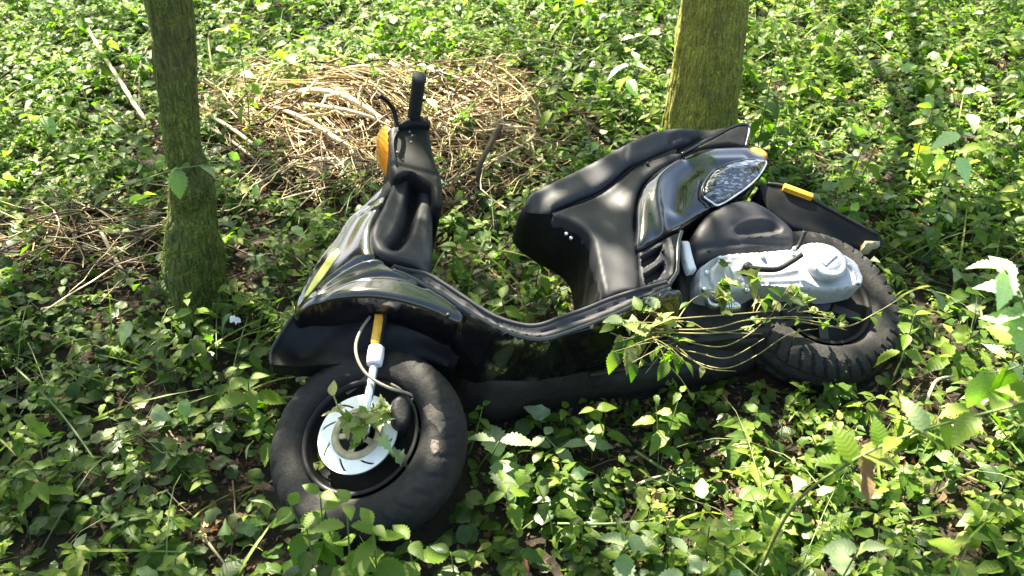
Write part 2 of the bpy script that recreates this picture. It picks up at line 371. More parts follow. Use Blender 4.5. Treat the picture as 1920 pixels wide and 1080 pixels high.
def seg_dist(P, A, B):
    AB = B-A; t = np.clip(((P-A) @ AB)/max(AB @ AB, 1e-12), 0, 1)
    return np.linalg.norm(P-(A+t[:, None]*AB), axis=1)
def poly_dist(P, Q, closed=True):
    n = len(Q); d = np.full(len(P), 1e9)
    for i in range(n if closed else n-1): d = np.minimum(d, seg_dist(P, Q[i], Q[(i+1) % n]))
    return d
def inside(P, Q):
    r = np.zeros(len(P), bool); n = len(Q); x, y = P[:, 0], P[:, 1]
    for i in range(n):
        x0, y0 = Q[i]; x1, y1 = Q[(i+1) % n]
        if y0 == y1: continue
        c = ((y0 > y) != (y1 > y)) & (x < (x1-x0)*(y-y0)/(y1-y0)+x0)
        r ^= c
    return r
def relief(name, outline, z, H, Rr, back, mat, strokes=(), step=.009, smooth=True, parent=None, fn=None, mask=True, power=.5, shape=3, rim=None, local=False):
    """A solid body part. outline: (u, v[, z]) points of its edge; the skin rises H over the edge within Rr of it;
    strokes [(points, width, depth)] press grooves or raise ribs; back: how deep it reaches."""
    pts = [np.array(p, float) for p in outline] if local else [L(p[0], p[1], p[2] if len(p) > 2 else z) for p in outline]
    C = catmull(pts, 10, True) if smooth else np.vstack([np.linspace(pts[i], pts[(i+1) % len(pts)], 8)[:-1] for i in range(len(pts))])
    keep = [C[0]]; acc = 0.0                          # resample
    for i in range(1, len(C)):
        if np.linalg.norm(C[i]-keep[-1]) >= step*.85: keep.append(C[i])
    if len(keep) > 3 and np.linalg.norm(keep[-1]-keep[0]) < step*.5: keep.pop()
    C = np.array(keep); Q = C[:, :2]
    if mask: MASKS.append(Q)
    lo, hi = Q.min(0), Q.max(0)
    gx, gy = np.meshgrid(np.arange(lo[0], hi[0], step), np.arange(lo[1], hi[1], step*.87))
    gx = gx + (np.arange(gx.shape[0]) % 2)[:, None]*step*.5
    P = np.stack([gx.ravel(), gy.ravel()], 1)
    P = P[inside(P, Q)]; P = P[poly_dist(P, Q) > step*.55]
    A = np.vstack([Q, P]); n = len(Q)
    v2, e2, f2, ov, oe, of = delaunay_2d_cdt([Vector(p) for p in A], [(i, (i+1) % n) for i in range(n)], [list(range(n))] if False else [], 1 if False else 0, 1e-6)
    V2 = np.array([tuple(v) for v in v2])
    tri = np.array([f for f in f2 if len(f) == 3])
    cen = V2[tri].mean(1); tri = tri[inside(cen, Q)]
    D = poly_dist(V2, Q)
    w = 1.0/np.maximum(np.linalg.norm(V2[:, None, :]-Q[None], axis=2), 1e-4)**shape
    zb = (w*C[None, :, 2]).sum(1)/w.sum(1)
    s = np.clip(D/Rr, 0, 1)
    Z = zb + H*(1-(1-s)**2)**power
    for line, wd, dp in strokes:
        lp = np.array([L(p[0], p[1], p[2] if len(p) > 2 else z+H*.6)[:2] for p in line])
        if len(lp) > 2: lp = catmull(lp, 6)
        d = poly_dist(V2, lp, False); Z = Z + dp*np.exp(-(d/wd)**2)*np.clip(D/.006, 0, 1)
    if fn is not None: Z = Z + fn(V2[:, 0], V2[:, 1], D)
    nv = len(V2); key = {}
    cnt = {}
    for a, b, c in tri:
        for e in ((a, b), (b, c), (c, a)):
            cnt[tuple(sorted(e))] = cnt.get(tuple(sorted(e)), 0)+1
    V = [(*V2[i], Z[i]) for i in range(nv)] + [(*V2[i], min(back, Z[i]-.003)) for i in range(nv)]
    F = [tuple(int(q) for q in t) for t in tri] + [(int(t[2])+nv, int(t[1])+nv, int(t[0])+nv) for t in tri]
    for a, b, c in tri:
        for e in ((a, b), (b, c), (c, a)):
            if cnt[tuple(sorted(e))] == 1: F.append((int(e[1]), int(e[0]), int(e[0])+nv, int(e[1])+nv))
    me = mesh_py(name, np.array(V)+SHIFT, F, mat)
    # the wall under the rim is shaded apart from the skin
    bm = bmesh.new(); bm.from_mesh(me)
    for e in bm.edges:
        if len(e.link_faces) == 2 and e.calc_face_angle(0) > R(62): e.smooth = False
    bm.to_mesh(me); bm.free()
    return link(name, me, parent or SCOOT)
def ltube(name, pts, rad, mat, parent=None, sides=8, n=6):
    return tube(name, [L(*p) for p in pts], rad, mat, parent or SCOOT, sides, n, SHIFT)
def llathe(name, prof, c, mat, parent=None, seg=48, close=True):
    return link(name, lathe_mesh(name, prof, np.array(c)+SHIFT, mat, seg, close), parent or SCOOT)
def lbox(name, c, ax, ay, az, mat, parent=None, bev=.003):
    """box at local centre c with half axes"""
    c, ax, ay, az = [np.array(q, float) for q in (c, ax, ay, az)]
    V = [c+sx*ax+sy*ay+sz*az+SHIFT for sz in (-1, 1) for sy in (-1, 1) for sx in (-1, 1)]
    F = [(0, 2, 3, 1), (4, 5, 7, 6), (0, 1, 5, 4), (2, 6, 7, 3), (0, 4, 6, 2), (1, 3, 7, 5)]
    o = link(name, mesh_py(name, V, F, mat, False), parent or SCOOT); add_bevel(o, bev); return o

# ---- wheels
def tyre(c, Ro, Ri, wd, lugs, parent, depth=.004):
    nT, nP = 288, 30; V = []; rc = (Ro+Ri)/2; hr = (Ro-Ri)/2
    for i in range(nT):
        a = 2*math.pi*i/nT
        for k in range(nP):
            ph = -math.pi*.80 + 2*math.pi*.80*k/(nP-1)
            cx = math.copysign(abs(math.cos(ph))**.75, math.cos(ph)); cz = math.copysign(abs(math.sin(ph))**.80, math.sin(ph))
            r = rc + hr*cx; zz = wd*cz
            if abs(ph) < 1.35:                              # tread blocks: slanting grooves and two rings
                q = (a*lugs/(2*math.pi) + .55*abs(ph)) % 1.0
                g = 1.0 if q < .22 and abs(ph) > .25 else 0.0
                if .22 < abs(ph) < .34: g = 1.0
                r -= depth*g; zz -= depth*.6*g*math.copysign(1, zz)*(abs(ph) > .6)
            if 1.52 < abs(ph) < 1.62 or 1.95 < abs(ph) < 2.05: zz += .0022*math.copysign(1, zz)
            V.append((c[0]+r*math.cos(a), c[1]+r*math.sin(a), c[2]+zz))
    F = []
    for i in range(nT):
        j = (i+1) % nT
        for k in range(nP-1): F.append((i*nP+k, j*nP+k, j*nP+k+1, i*nP+k+1))
        F.append((i*nP+nP-1, j*nP+nP-1, j*nP, i*nP))
    me = mesh_py('tyre', np.array(V)+SHIFT, F, M_RUBBER)
    bm = bmesh.new(); bm.from_mesh(me)
    for e in bm.edges:
        if len(e.link_faces) == 2 and e.calc_face_angle(0) > R(40): e.smooth = False
    bm.to_mesh(me); bm.free()
    th = np.linspace(0, 2*math.pi, 40)[:-1]
    MASKS.append(np.stack([c[0]+Ro*np.cos(th), c[1]+Ro*np.sin(th)], 1))
    return link('tyre', me, parent)
def wheel_group(name, c):
    o = empty(name); o.parent = SCOOT; return o
FW = np.array([0, 0, 0.0]); RW = L(1524, 580, 0.0); RW[2] = 0
def build_front_wheel():
    w = wheel_group('front_wheel', FW)
    c = Vector(FW+SHIFT); w.matrix_basis = Matrix.Translation(c + Vector((.004, .008, 0))) @ Matrix.Rotation(R(-24), 4, 'Y') @ Matrix.Rotation(R(-10), 4, 'X') @ Matrix.Translation(-c)   # steered a little
    tyre(FW, 0.235, .137, .066, 30, w, .003)
    llathe('rim', [(.143, .055), (.137, .058), (.130, .050), (.124, .010), (.060, .016), (.030, .040), (.010, .042), (.010, -.042), (.03, -.04), (.06, -.016), (.124, -.010), (.130, -.05), (.137, -.058), (.143, -.055)], FW, M_BLACK, w, 64, False)
    # slotted brake disc
    c = FW + np.array([0, 0, .066]); V, F = [], []; rows = [.061, .067, .075, .083, .090, .097]; nS = 72
    for z in (0, -.004):
        for r in rows:
            for i in range(nS):
                a = 2*math.pi*i/nS + (r-.08)*14.0; V.append(c+SHIFT+np.array([r*math.cos(a), r*math.sin(a), z]))
    nr = len(rows); top = lambda j, i: j*nS+i % nS; bot = lambda j, i: nr*nS+j*nS+i % nS
    solid = lambda j, i: not (j in (1, 2, 3) and i % 9 == 0)
    for j in range(nr-1):
        for i in range(nS):
            if not solid(j, i): continue
            F.append((top(j, i), top(j+1, i), top(j+1, i+1), top(j, i+1))); F.append((bot(j, i), bot(j, i+1), bot(j+1, i+1), bot(j+1, i)))
    for i in range(nS):
        F.append((top(nr-1, i), bot(nr-1, i), bot(nr-1, i+1), top(nr-1, i+1))); F.append((top(0, i), top(0, i+1), bot(0, i+1), bot(0, i)))
    link('brake_disc', mesh_py('brake_disc', V, F, M_DISC, False), w)
    # carrier ring with arms, hub and axle nut
    llathe('disc_carrier', [(.063, .001), (.063, -.004), (.045, -.004), (.045, .001)], c+np.array([0, 0, .001]), M_RUSTRING, w, 48)
    for k in range(5):
        a = 2*math.pi*k/5+.3; d = np.array([math.cos(a), math.sin(a), 0]); n_ = np.array([-math.sin(a), math.cos(a), 0])
        lbox('carrier_arm', c+d*.036+np.array([0, 0, -.002]), d*.013, n_*.007, (0, 0, .002), M_RUSTRING, w, .001)
    llathe('hub', [(.001, .012), (.020, .012), (.027, .004), (.027, -.06), (.001, -.06)], c, M_DARKMETAL, w, 32)
    return w
FRONT = build_front_wheel()
def build_rear_wheel():
    w = wheel_group('rear_wheel', RW)
    tyre(RW, .236, .132, .074, 40, w, .007)
    llathe('rim', [(.140, .060), (.133, .062), (.126, .050), (.118, .030), (.05, .022), (.03, .03), (.01, .03), (.01, -.03), (.03, -.03), (.05, -.022), (.118, -.03), (.126, -.05), (.133, -.062), (.140, -.06)], RW, M_BLACK, w, 64, False)
    for k in range(5):
        a = 2*math.pi*k/5+.5; d = np.array([math.cos(a), math.sin(a), 0]); n_ = np.array([-math.sin(a), math.cos(a), 0])
        lbox('spoke', RW+d*.078+np.array([0, 0, .034]), d*.042, n_*.014, (0, 0, .010), M_DARKMETAL, w, .004)
    return w
build_rear_wheel()

# ---- front fork, caliper, hose
ZF = .098
ltube('fork_tube', [(722, 545, ZF), (717, 580, ZF), (707, 655, ZF)], .0150, M_DARKMETAL)
relief('fork_reflector', [(703, 589), (720, 589), (711, 646), (694, 646)], ZF+.016, .003, .004, ZF+.008, M_AMBER, smooth=False, step=.006, mask=False)
ltube('fork_collar', [(706, 652, ZF), (704, 668, ZF), (702, 684, ZF)], [.019, .020, .018], M_WHITE, sides=16, n=3)
ltube('fork_stanchion', [(702, 684, ZF), (695, 725, ZF), (686, 768, ZF), (680, 798, ZF)], [.0105, .0105, .012, .014], M_CHROME, sides=14, n=3)
ltube('axle_clamp', [(681, 785, ZF), (679, 812, ZF-.003)], [.018, .017], M_CHROME, sides=14, n=3)
ltube('fork_far_leg', [(722, 545, -ZF), (707, 655, -ZF), (680, 800, -ZF)], [.016, .016, .012], M_DARKMETAL)
cal = relief('brake_caliper', [(736, 752), (752, 745), (768, 756), (770, 780), (764, 800), (748, 806), (736, 795), (731, 772)], .112, .020, .012, .06, M_DARKMETAL, step=.006, mask=False)
ltube('brake_hose', [(694, 594, .10), (677, 618, .115), (667, 649, .125), (673, 680, .125), (693, 707, .12), (729, 727, .11), (764, 737, .10), (777, 747, .095), (757, 752, .09)], .0036, M_HOSE)

# ---- mudguard, fairing, leg shield
relief('front_mudguard', [(553, 588, .02), (541, 604, .01), (529, 622, .0), (516, 643, .0), (508, 662, .0), (511, 684, .01), (560, 687, .02), (640, 682, .03), (720, 676, .03), (800, 678, .03), (850, 690, .03), (872, 650, .08), (852, 606, .12), (780, 578, .12), (700, 566, .11), (620, 570, .07)], .04, .003, .008, -.035, M_BLACK, smooth=False,
       strokes=[([(570, 640), (640, 600), (740, 600), (820, 630)], .05, -.05)])  # dull black also stands for the shade of an open hollow
ltube('mudguard_lip', [(553, 590, .024), (541, 605, .012), (529, 623, .004), (516, 644, .003), (508, 663, .003), (510, 684, .008)], .0045, M_MATTE, n=4)
FAIR = [(744, 326, .075), (716, 352, .065), (683, 384, .055), (652, 411, .055), (630, 446, .06), (600, 483, .06), (567, 540, .055), (552, 582, .05), (560, 592, .065), (590, 573, .11), (640, 562, .15), (700, 560, .172), (760, 570, .178), (815, 588, .175), (860, 610, .168),
        (868, 590, .172), (835, 560, .172), (800, 538, .172), (765, 518, .17), (735, 502, .165), (708, 482, .15), (702, 450, .135), (706, 420, .12), (724, 384, .10)]
fair_o = relief('front_fairing', FAIR, .1, .013, .024, -.12, M_GLOSS, step=.006,
       strokes=[([(588, 552), (606, 530), (640, 513), (690, 506), (735, 510), (790, 540), (850, 586)], .0045, -.009), ([(592, 560), (612, 538), (645, 522), (690, 515), (735, 519), (786, 548), (846, 595)], .006, .006), ([(600, 566), (650, 546), (720, 544), (790, 566)], .007, -.007), ([(680, 388), (700, 392), (722, 386)], .008, .010)])
relief('headlamp_surround', [(742, 329, .08), (716, 350, .068), (684, 383, .058), (700, 388, .086), (720, 383, .10), (735, 352, .105)], .05, .004, .008, -.1, M_BLACK, mask=False)
def decal(name, outline, z, target, mat, lift=.0012, step=.006, local=False, parent=None):
    """a thin sheet stuck on a body part, following its skin"""
    from mathutils.bvhtree import BVHTree
    me = target.data; bv = BVHTree.FromPolygons([q.co for q in me.vertices], [tuple(q.vertices) for q in me.polygons])
    pts = list(outline) if local else [L(u, v, z) for u, v in outline]; C = np.vstack([np.linspace(pts[i], pts[(i+1) % len(pts)], 8)[:-1] for i in range(len(pts))]); Q = C[:, :2]
    lo, hi = Q.min(0), Q.max(0); gx, gy = np.meshgrid(np.arange(lo[0], hi[0], step), np.arange(lo[1], hi[1], step)); P = np.stack([gx.ravel(), gy.ravel()], 1)
    P = P[inside(P, Q)]; P = P[poly_dist(P, Q) > step*.5]; n = len(Q)
    v2, _, f2, *_r = delaunay_2d_cdt([Vector(p) for p in np.vstack([Q, P])], [(i, (i+1) % n) for i in range(n)], [], 0, 1e-6)
    V2 = np.array([tuple(q) for q in v2]); tri = np.array(f2); tri = tri[inside(V2[tri].mean(1), Q)]
    V = []; last = z
    for x, y in V2:
        hit = bv.ray_cast(Vector((x+SHIFT[0], y+SHIFT[1], 1.0)), Vector((0, 0, -1)))
        if hit[0] is not None: last = hit[0].z
        V.append((x+SHIFT[0], y+SHIFT[1], last if hit[0] is None else hit[0].z))
    nv = len(V); top = [(x, y, z_+lift) for x, y, z_ in V]; low = [(x, y, z_-.002) for x, y, z_ in V]
    cnt = {}
    for t in tri:
        for e in ((t[0], t[1]), (t[1], t[2]), (t[2], t[0])): cnt[tuple(sorted(e))] = cnt.get(tuple(sorted(e)), 0)+1
    F = [tuple(map(int, t)) for t in tri] + [(int(t[2])+nv, int(t[1])+nv, int(t[0])+nv) for t in tri]
    for t in tri:
        for e in ((t[0], t[1]), (t[1], t[2]), (t[2], t[0])):
            if cnt[tuple(sorted(e))] == 1: F.append((int(e[1]), int(e[0]), int(e[0])+nv, int(e[1])+nv))
    return link(name, mesh_py(name, top+low, F, mat), parent or SCOOT)
def decal_on_tyre(uv, z, w, mat):
    ty = [c for c in w.children if c.name.startswith('tyre')][0]; inv = w.matrix_basis.inverted(); out = []
    for u, v_ in uv:
        q = inv @ Vector(L(u, v_, z)+SHIFT); out.append(np.array(q)-SHIFT)
    return out, ty
M_MUD = surf('dried_mud', (.055, .047, .036), (.13, .11, .085), (.8, .95), 30, bump=.5, bscale=120)
for uv in ([(800, 775), (818, 770), (832, 785), (846, 792), (850, 815), (840, 832), (830, 815), (812, 800)], [(615, 700), (640, 690), (668, 684), (674, 692), (640, 702), (622, 710)], [(822, 838), (836, 842), (838, 862), (826, 868), (818, 852)]):
    lp, ty = decal_on_tyre(uv, .10, FRONT, M_MUD)
    decal('mud_patch', lp, .06, ty, M_MUD, lift=.0008, step=.005, local=True, parent=FRONT)
decal('yellow_sticker', [(568, 555), (578, 554), (602, 529), (638, 482), (634, 467), (619, 476), (590, 517)], .078, fair_o, M_YELLOW)
relief('leg_shield', [(748, 325, .115), (769, 321, .12), (784, 334, .115), (797, 346, .11), (810, 355, .10), (811, 420, .11), (807, 512, .15), (775, 498, .172), (735, 486, .176), (708, 472, .168), (697, 448, .156), (701, 424, .145), (720, 387, .13)], .13, .006, .008, -.12, M_MATTE,
       strokes=[([(779, 340), (771, 390), (757, 440), (738, 474)], .013, -.05), ([(805, 350), (802, 430), (800, 500)], .010, .006), ([(766, 325), (755, 390), (735, 450)], .010, .006)], step=.006)

# ---- handlebar head
relief('handlebar_cover', [(729, 247), (743, 240), (773, 234), (803, 237), (806, 258), (813, 297), (825, 330), (830, 372), (826, 392), (812, 384), (808, 356), (795, 346), (770, 330), (745, 338), (735, 330), (731, 291)], .145, .012, .012, -.145, M_BLACK,
       strokes=[([(738, 310), (770, 318), (815, 330)], .006, -.006)], step=.007)
relief('control_housing', [(750, 231), (763, 223), (778, 219), (800, 221), (806, 231), (803, 238), (775, 236), (748, 241)], .165, .01, .008, .12, M_BLACK, step=.006, mask=False)
gp = L(778, 218, .165)
for sgn, nm in ((1, 'handlebar_grip'), (-1, 'handlebar_grip')):
    prof = [(.001, 0), (.017, 0)] + [(.0165+.0012*(k % 2), .006+k*.0055) for k in range(26)] + [(.0185, .152), (.0185, .158), (.014, .161), (.001, .161)]
    if sgn < 0: prof = [(r, -z) for r, z in prof][::-1]
    llathe(nm, prof, (gp[0]-.004, gp[1]-.002, sgn*.160), M_GRIP, seg=24, close=False)
llathe('handlebar', [(.001, -.3), (.011, -.3), (.011, .3), (.001, .3)], (gp[0]-.004, gp[1]-.002, 0), M_DARKMETAL, seg=16, close=False)
ltube('brake_lever', [(744, 237, .17), (742, 222, .18), (738, 207, .195), (729, 193, .215), (719, 184, .23), (711, 180, .24)], [.007, .006, .0055, .005, .005, .0075], M_BLACK, sides=10)
ind = relief('front_indicator', [(725, 238, .11), (730, 246, .13), (731, 268, .13), (731, 291, .12), (721, 286, .10), (711, 274, .085), (707, 258, .08), (712, 245, .09)], .1, .018, .016, .02, M_ORANGE, step=.005, mask=False)
relief('indicator_base', [(722, 234, .105), (731, 240, .13), (732, 247, .13), (720, 243, .105)], .12, .006, .006, .02, M_WHITE, step=.005, mask=False)
rng_s = random.Random(3)
for (u, v) in [(773, 254), (768, 247), (771, 266), (755, 299), (744, 285)]:
    lp = L(u, v, .158); llathe('chip_mark', [(.001, .001), (.0028, .001), (.003, -.003), (.001, -.003)], lp, M_HOSE, seg=7, close=False)

# ---- footboard, belly, underbody
TOPL = [(738, 497), (768, 505), (800, 512), (838, 534), (874, 558), (927, 591), (978, 607), (1013, 607), (1055, 592), (1096, 578), (1140, 560), (1185, 545), (1250, 527)]
LOWL = [(1256, 540), (1205, 564), (1155, 588), (1081, 617), (1022, 635), (978, 631), (933, 615), (874, 582), (836, 556), (800, 536), (765, 517), (736, 506)]
relief('footboard', [(*p, .168) for p in TOPL+LOWL], .168, .006, .006, -.168, M_MATTE, step=.007,
       strokes=[([((a[0]+b[0])/2, (a[1]+b[1])/2, .174) for a, b in zip(TOPL, LOWL[::-1])][1:], .005, -.006)])
ltube('footboard_trim', [(u, v+2, .172) for u, v in TOPL], .0055, M_MATTE, sides=8, n=4)
ltube('footboard_trim', [(u, v+1, .173) for u, v in LOWL], .0065, M_GLOSS, sides=10, n=4)
relief('belly_fairing', [(845, 566, .168), (874, 584, .170), (933, 618, .172), (978, 634, .172), (1022, 638, .172), (1081, 620, .172), (1155, 591, .170), (1258, 543, .166), (1280, 565, .14), (1262, 620, .09), (1200, 655, .06), (1120, 682, .05), (1037, 702, .045), (966, 708, .045), (902, 700, .05), (868, 668, .07), (848, 622, .13)], .12, .03, .06, -.12, M_GLOSS,
       strokes=[([(870, 600), (930, 634), (990, 650), (1060, 640), (1160, 605), (1240, 565)], .008, .006), ([(862, 612), (920, 650), (985, 668), (1070, 655), (1180, 615)], .010, -.006)])
relief('underbody', [(846, 600, .06), (870, 670, .03), (905, 700, .02), (966, 710, .02), (1037, 704, .02), (1120, 684, .02), (1262, 622, .03), (1330, 600, .03), (1420, 620, .02), (1440, 660, -.02), (1350, 690, -.04), (1200, 712, -.04), (1110, 726, -.05), (1010, 752, -.05), (925, 768, -.05), (890, 750, -.05), (868, 715, -.03)], 0, .01, .03, -.14, M_UNDER,
       strokes=[([(900, 730), (980, 735), (1080, 715)], .02, .012)])
ltube('side_stand', [(1105, 704, .02), (1180, 690, .03), (1268, 672, .04)], .007, M_DARKMETAL)

# ---- seat and bodywork
relief('under_seat_cover', [(976, 398, .02), (1000, 400, .07), (1040, 404, .10), (1075, 418, .11), (1100, 434, .115), (1114, 455, .12), (1124, 498, .13), (1134, 545, .14), (1130, 566, .12), (1108, 570, .08), (1101, 530, .05), (1092, 500, .03), (1072, 474, .02), (1030, 456, .01), (990, 434, .0), (974, 415, .0)], .06, .004, .02, -.1, M_BLACK)
SIDE = [(1037, 405, .105), (1057, 392, .105), (1092, 380, .105), (1127, 364, .105), (1156, 343, .105), (1188, 317, .10), (1232, 297, .095), (1268, 288, .09), (1276, 297, .09), (1235, 318, .105), (1206, 346, .12), (1192, 380, .13), (1188, 424, .135), (1194, 474, .14), (1199, 530, .145), (1196, 546, .15), (1165, 552, .15), (1134, 562, .15), (1129, 540, .145), (1120, 497, .135), (1111, 455, .125), (1096, 434, .12), (1070, 418, .115)]
relief('side_panel', SIDE, .12, .008, .012, -.12, M_MATTE, step=.007)
relief('seat', [(978, 398, .03), (984, 384, .05), (1000, 361, .075), (1057, 333, .09), (1115, 304, .10), (1173, 272, .10), (1217, 252, .10), (1249, 245, .095), (1275, 243, .09), (1306, 246, .08), (1312, 258, .07), (1262, 277, .085), (1232, 290, .095), (1202, 304, .10), (1179, 315, .10), (1144, 346, .10), (1115, 364, .10), (1080, 378, .10), (1051, 390, .095), (1036, 397, .09), (1030, 408, .08), (1000, 412, .05)], .1, .018, .022, -.11, M_SEAT, step=.007,
       strokes=[([(1180, 268), (1172, 290), (1175, 318)], .004, -.004), ([(1308, 250), (1282, 248), (1260, 258), (1262, 272)], .007, -.012)])
relief('seat_seam', [(1036, 399, .100), (1051, 392, .105), (1080, 380, .11), (1115, 366, .11), (1144, 348, .11), (1179, 317, .11), (1202, 306, .105), (1232, 293, .10), (1264, 280, .09), (1266, 287, .09), (1232, 300, .10), (1190, 319, .10), (1156, 345, .105), (1127, 366, .105), (1092, 382, .105), (1057, 394, .10), (1040, 405, .10)], .1, .001, .01, -.1, M_BLACK, step=.007, mask=False)
TAIL = [(1276, 298, .095), (1313, 284, .085), (1354, 279, .070), (1395, 279, .055), (1412, 290, .05), (1436, 301, .045), (1432, 325, .05), (1396, 357, .07), (1364, 381, .09), (1334, 402, .10), (1300, 420, .11), (1262, 442, .125), (1196, 474, .145), (1190, 424, .14), (1194, 380, .135), (1207, 347, .125), (1236, 319, .11)]
relief('tail_panel', TAIL, .1, .030, .045, -.1, M_GLOSS, step=.008,
       strokes=[([(1275, 305), (1235, 340), (1222, 380), (1228, 430), (1232, 455)], .012, .010), ([(1300, 318), (1268, 350), (1258, 400)], .028, -.012), ([(1340, 300), (1400, 290)], .014, .008), ([(1316, 345), (1320, 372), (1345, 388)], .006, -.008)])
tl = relief('tail_light', [(1317, 360, .137), (1322, 342, .137), (1340, 320, .131), (1372, 306, .117), (1407, 300, .097), (1434, 300, .070), (1436, 308, .068), (1421, 332, .083), (1396, 355, .101), (1350, 383, .127), (1334, 378, .133), (1320, 369, .137)], .1, .014, .030, .03, M_LENS, step=.0055, mask=False,
            strokes=[([(1330, 360), (1350, 335), (1390, 318), (1425, 308)], .006, .005), ([(1345, 372), (1380, 350), (1420, 318)], .004, -.004)])
ltube('lens_edge', [(1434, 301, .076), (1436, 308, .074), (1421, 332, .089), (1396, 355, .107), (1350, 384, .133), (1334, 379, .139), (1320, 369, .143)], .0032, M_CHROME, tl, n=5)
ltube('lens_edge', [(1320, 369, .143), (1316, 359, .143), (1322, 341, .143), (1340, 319, .137), (1372, 305, .123), (1407, 299, .103), (1434, 300, .076)], .0030, M_GLOSS, tl, n=5)
relief('grab_rail', [(1273, 292, .085), (1290, 285, .085), (1334, 259, .08), (1372, 239, .075), (1396, 233, .07), (1406, 243, .07), (1402, 262, .07), (1396, 279, .07), (1372, 275, .075), (1340, 277, .08), (1305, 284, .085), (1284, 294, .085)], .08, .008, .01, -.08, M_BLACK, step=.007)
ltube('grab_rail_edge', [(1276, 290, .09), (1334, 258, .087), (1372, 238, .082), (1397, 233, .078), (1405, 244, .076), (1398, 276, .075)], .005, M_GLOSS)
relief('seat_tail_cover', [(1262, 262, .06), (1290, 246, .06), (1330, 244, .05), (1372, 240, .05), (1330, 262, .06), (1292, 284, .06), (1274, 290, .06), (1262, 278, .06)], .06, .004, .01, -.08, M_BLACK, mask=False)
relief('rear_indicator', [(1399, 281, .06), (1412, 277, .05), (1430, 283, .045), (1439, 293, .04), (1434, 299, .045), (1416, 295, .055)], .05, .010, .010, -.01, M_ORANGE, step=.005, mask=False)
VQ = [np.array([L(u, v, .15)[:2] for u, v in q]) for q in ([(1201, 482), (1244, 457), (1240, 474), (1226, 492), (1203, 506)], [(1205, 518), (1245, 490), (1248, 503), (1236, 524), (1208, 538)])]
def vent_fn(x, y, d):
    p = np.stack([x, y], 1); z = np.zeros(len(p))
    for q in VQ: z -= np.where(inside(p, q), np.clip(poly_dist(p, q)/.004, 0, 1)*.034, 0)
    return z
vent = relief('vent_frame', [(1196, 475, .145), (1250, 446, .14), (1279, 434, .135), (1276, 455, .14), (1274, 512, .15), (1252, 530, .152), (1203, 545, .155), (1199, 520, .152)], .14, .008, .010, .02, M_MATTE, step=.0036, smooth=False, fn=vent_fn,
              strokes=[([(1257, 447, .15), (1262, 480, .15), (1258, 520, .15)], .004, .006)])
ltube('vent_trim', [(1278, 434, .150), (1272, 455, .156), (1270, 490, .160), (1268, 512, .162), (1256, 530, .166)], .006, M_GLOSS)

# ---- rear mudguard, airbox, engine
relief('rear_mudguard', [(1425, 350, .06), (1440, 343, .055), (1484, 351, .05), (1540, 382, .05), (1600, 415, .05), (1648, 438, .045), (1650, 466, .03), (1600, 462, .02), (1530, 440, .02), (1478, 424, .03), (1440, 392, .05)], .05, .004, .01, -.09, M_BLACK)
ltube('mudguard_edge', [(1440, 344, .062), (1484, 352, .057), (1540, 383, .056), (1600, 416, .055), (1647, 440, .05)], .0045, M_UNDER)
rp = [L(1468, 353, .062), L(1523, 373, .06)]; ax = (rp[1]-rp[0])/2; nn = np.array([-ax[1], ax[0], 0]); nn /= np.linalg.norm(nn)
lbox('side_reflector', (rp[0]+rp[1])/2+nn*.005, ax, nn*.0085, (0, 0, .010), M_AMBER, bev=.003)
relief('rear_reflector', [(1622, 452, .05), (1650, 452, .045), (1650, 462, .04), (1622, 461, .045)], .05, .004, .004, .0, M_RUSTRING, step=.005, mask=False, smooth=False)
relief('air_filter_box', [(1290, 456, .10), (1316, 414, .11), (1348, 390, .11), (1395, 380, .10), (1424, 389, .095), (1453, 408, .09), (1480, 432, .09), (1488, 452, .09), (1478, 470, .09), (1418, 475, .095), (1312, 500, .10), (1298, 474, .10)], .1, .030, .04, -.02, M_MATTE, step=.007,
       strokes=[([(1370, 436), (1400, 418), (1440, 414), (1468, 428), (1455, 440), (1400, 446), (1372, 440)], .005, .005), ([(1385, 436), (1450, 428)], .022, -.016), ([(1310, 470), (1400, 456), (1480, 452)], .008, -.008)])
relief('engine_block', [(1268, 470, .07), (1310, 480, .07), (1480, 500, .06), (1530, 540, .06), (1500, 600, .05), (1430, 640, .03), (1330, 640, .03), (1280, 600, .05)], .06, .01, .03, -.10, M_DARKMETAL)
relief('bracket_plate', [(1278, 452), (1292, 452), (1298, 478), (1306, 505), (1291, 508), (1284, 485)], .125, .003, .004, .10, M_WHITE, step=.006, mask=False, smooth=False)
case = relief('transmission_case', [(1306, 528, .118), (1308, 508, .12), (1320, 497, .12), (1350, 481, .12), (1420, 475, .12), (1487, 469, .12), (1504, 461, .12), (1527, 457, .12), (1551, 462, .12), (1575, 477, .12), (1604, 497, .12), (1612, 514, .118), (1617, 528, .116), (1610, 538, .116), (1587, 544, .116), (1553, 548, .116), (1527, 546, .116), (1473, 545, .116), (1427, 541, .116), (1393, 550, .116), (1316, 549, .116)], .12, .012, .006, .055, M_ALU, step=.0045,
              strokes=[([(1322, 512), (1328, 500), (1352, 489), (1488, 477), (1512, 470)], .003, -.003), ([(1395, 530), (1395, 545)], .003, .005), ([(1440, 530), (1440, 543)], .003, .005), ([(1580, 492), (1598, 510), (1602, 528)], .0035, .005), ([(1345, 488), (1332, 505), (1332, 525), (1342, 543)], .004, -.008), ([(1380, 510), (1440, 516), (1490, 508)], .009, .006), ([(1370, 528), (1440, 532), (1500, 530)], .0035, -.006), ([(1370, 486), (1480, 478)], .005, .005)])
bc = L(1545, 497, .13)
llathe('clutch_cover', [(.001, .030), (.034, .030), (.037, .026), (.039, .029), (.050, .026), (.056, .018), (.058, -.02), (.001, -.02)], bc, M_ALU, case, 48, False)
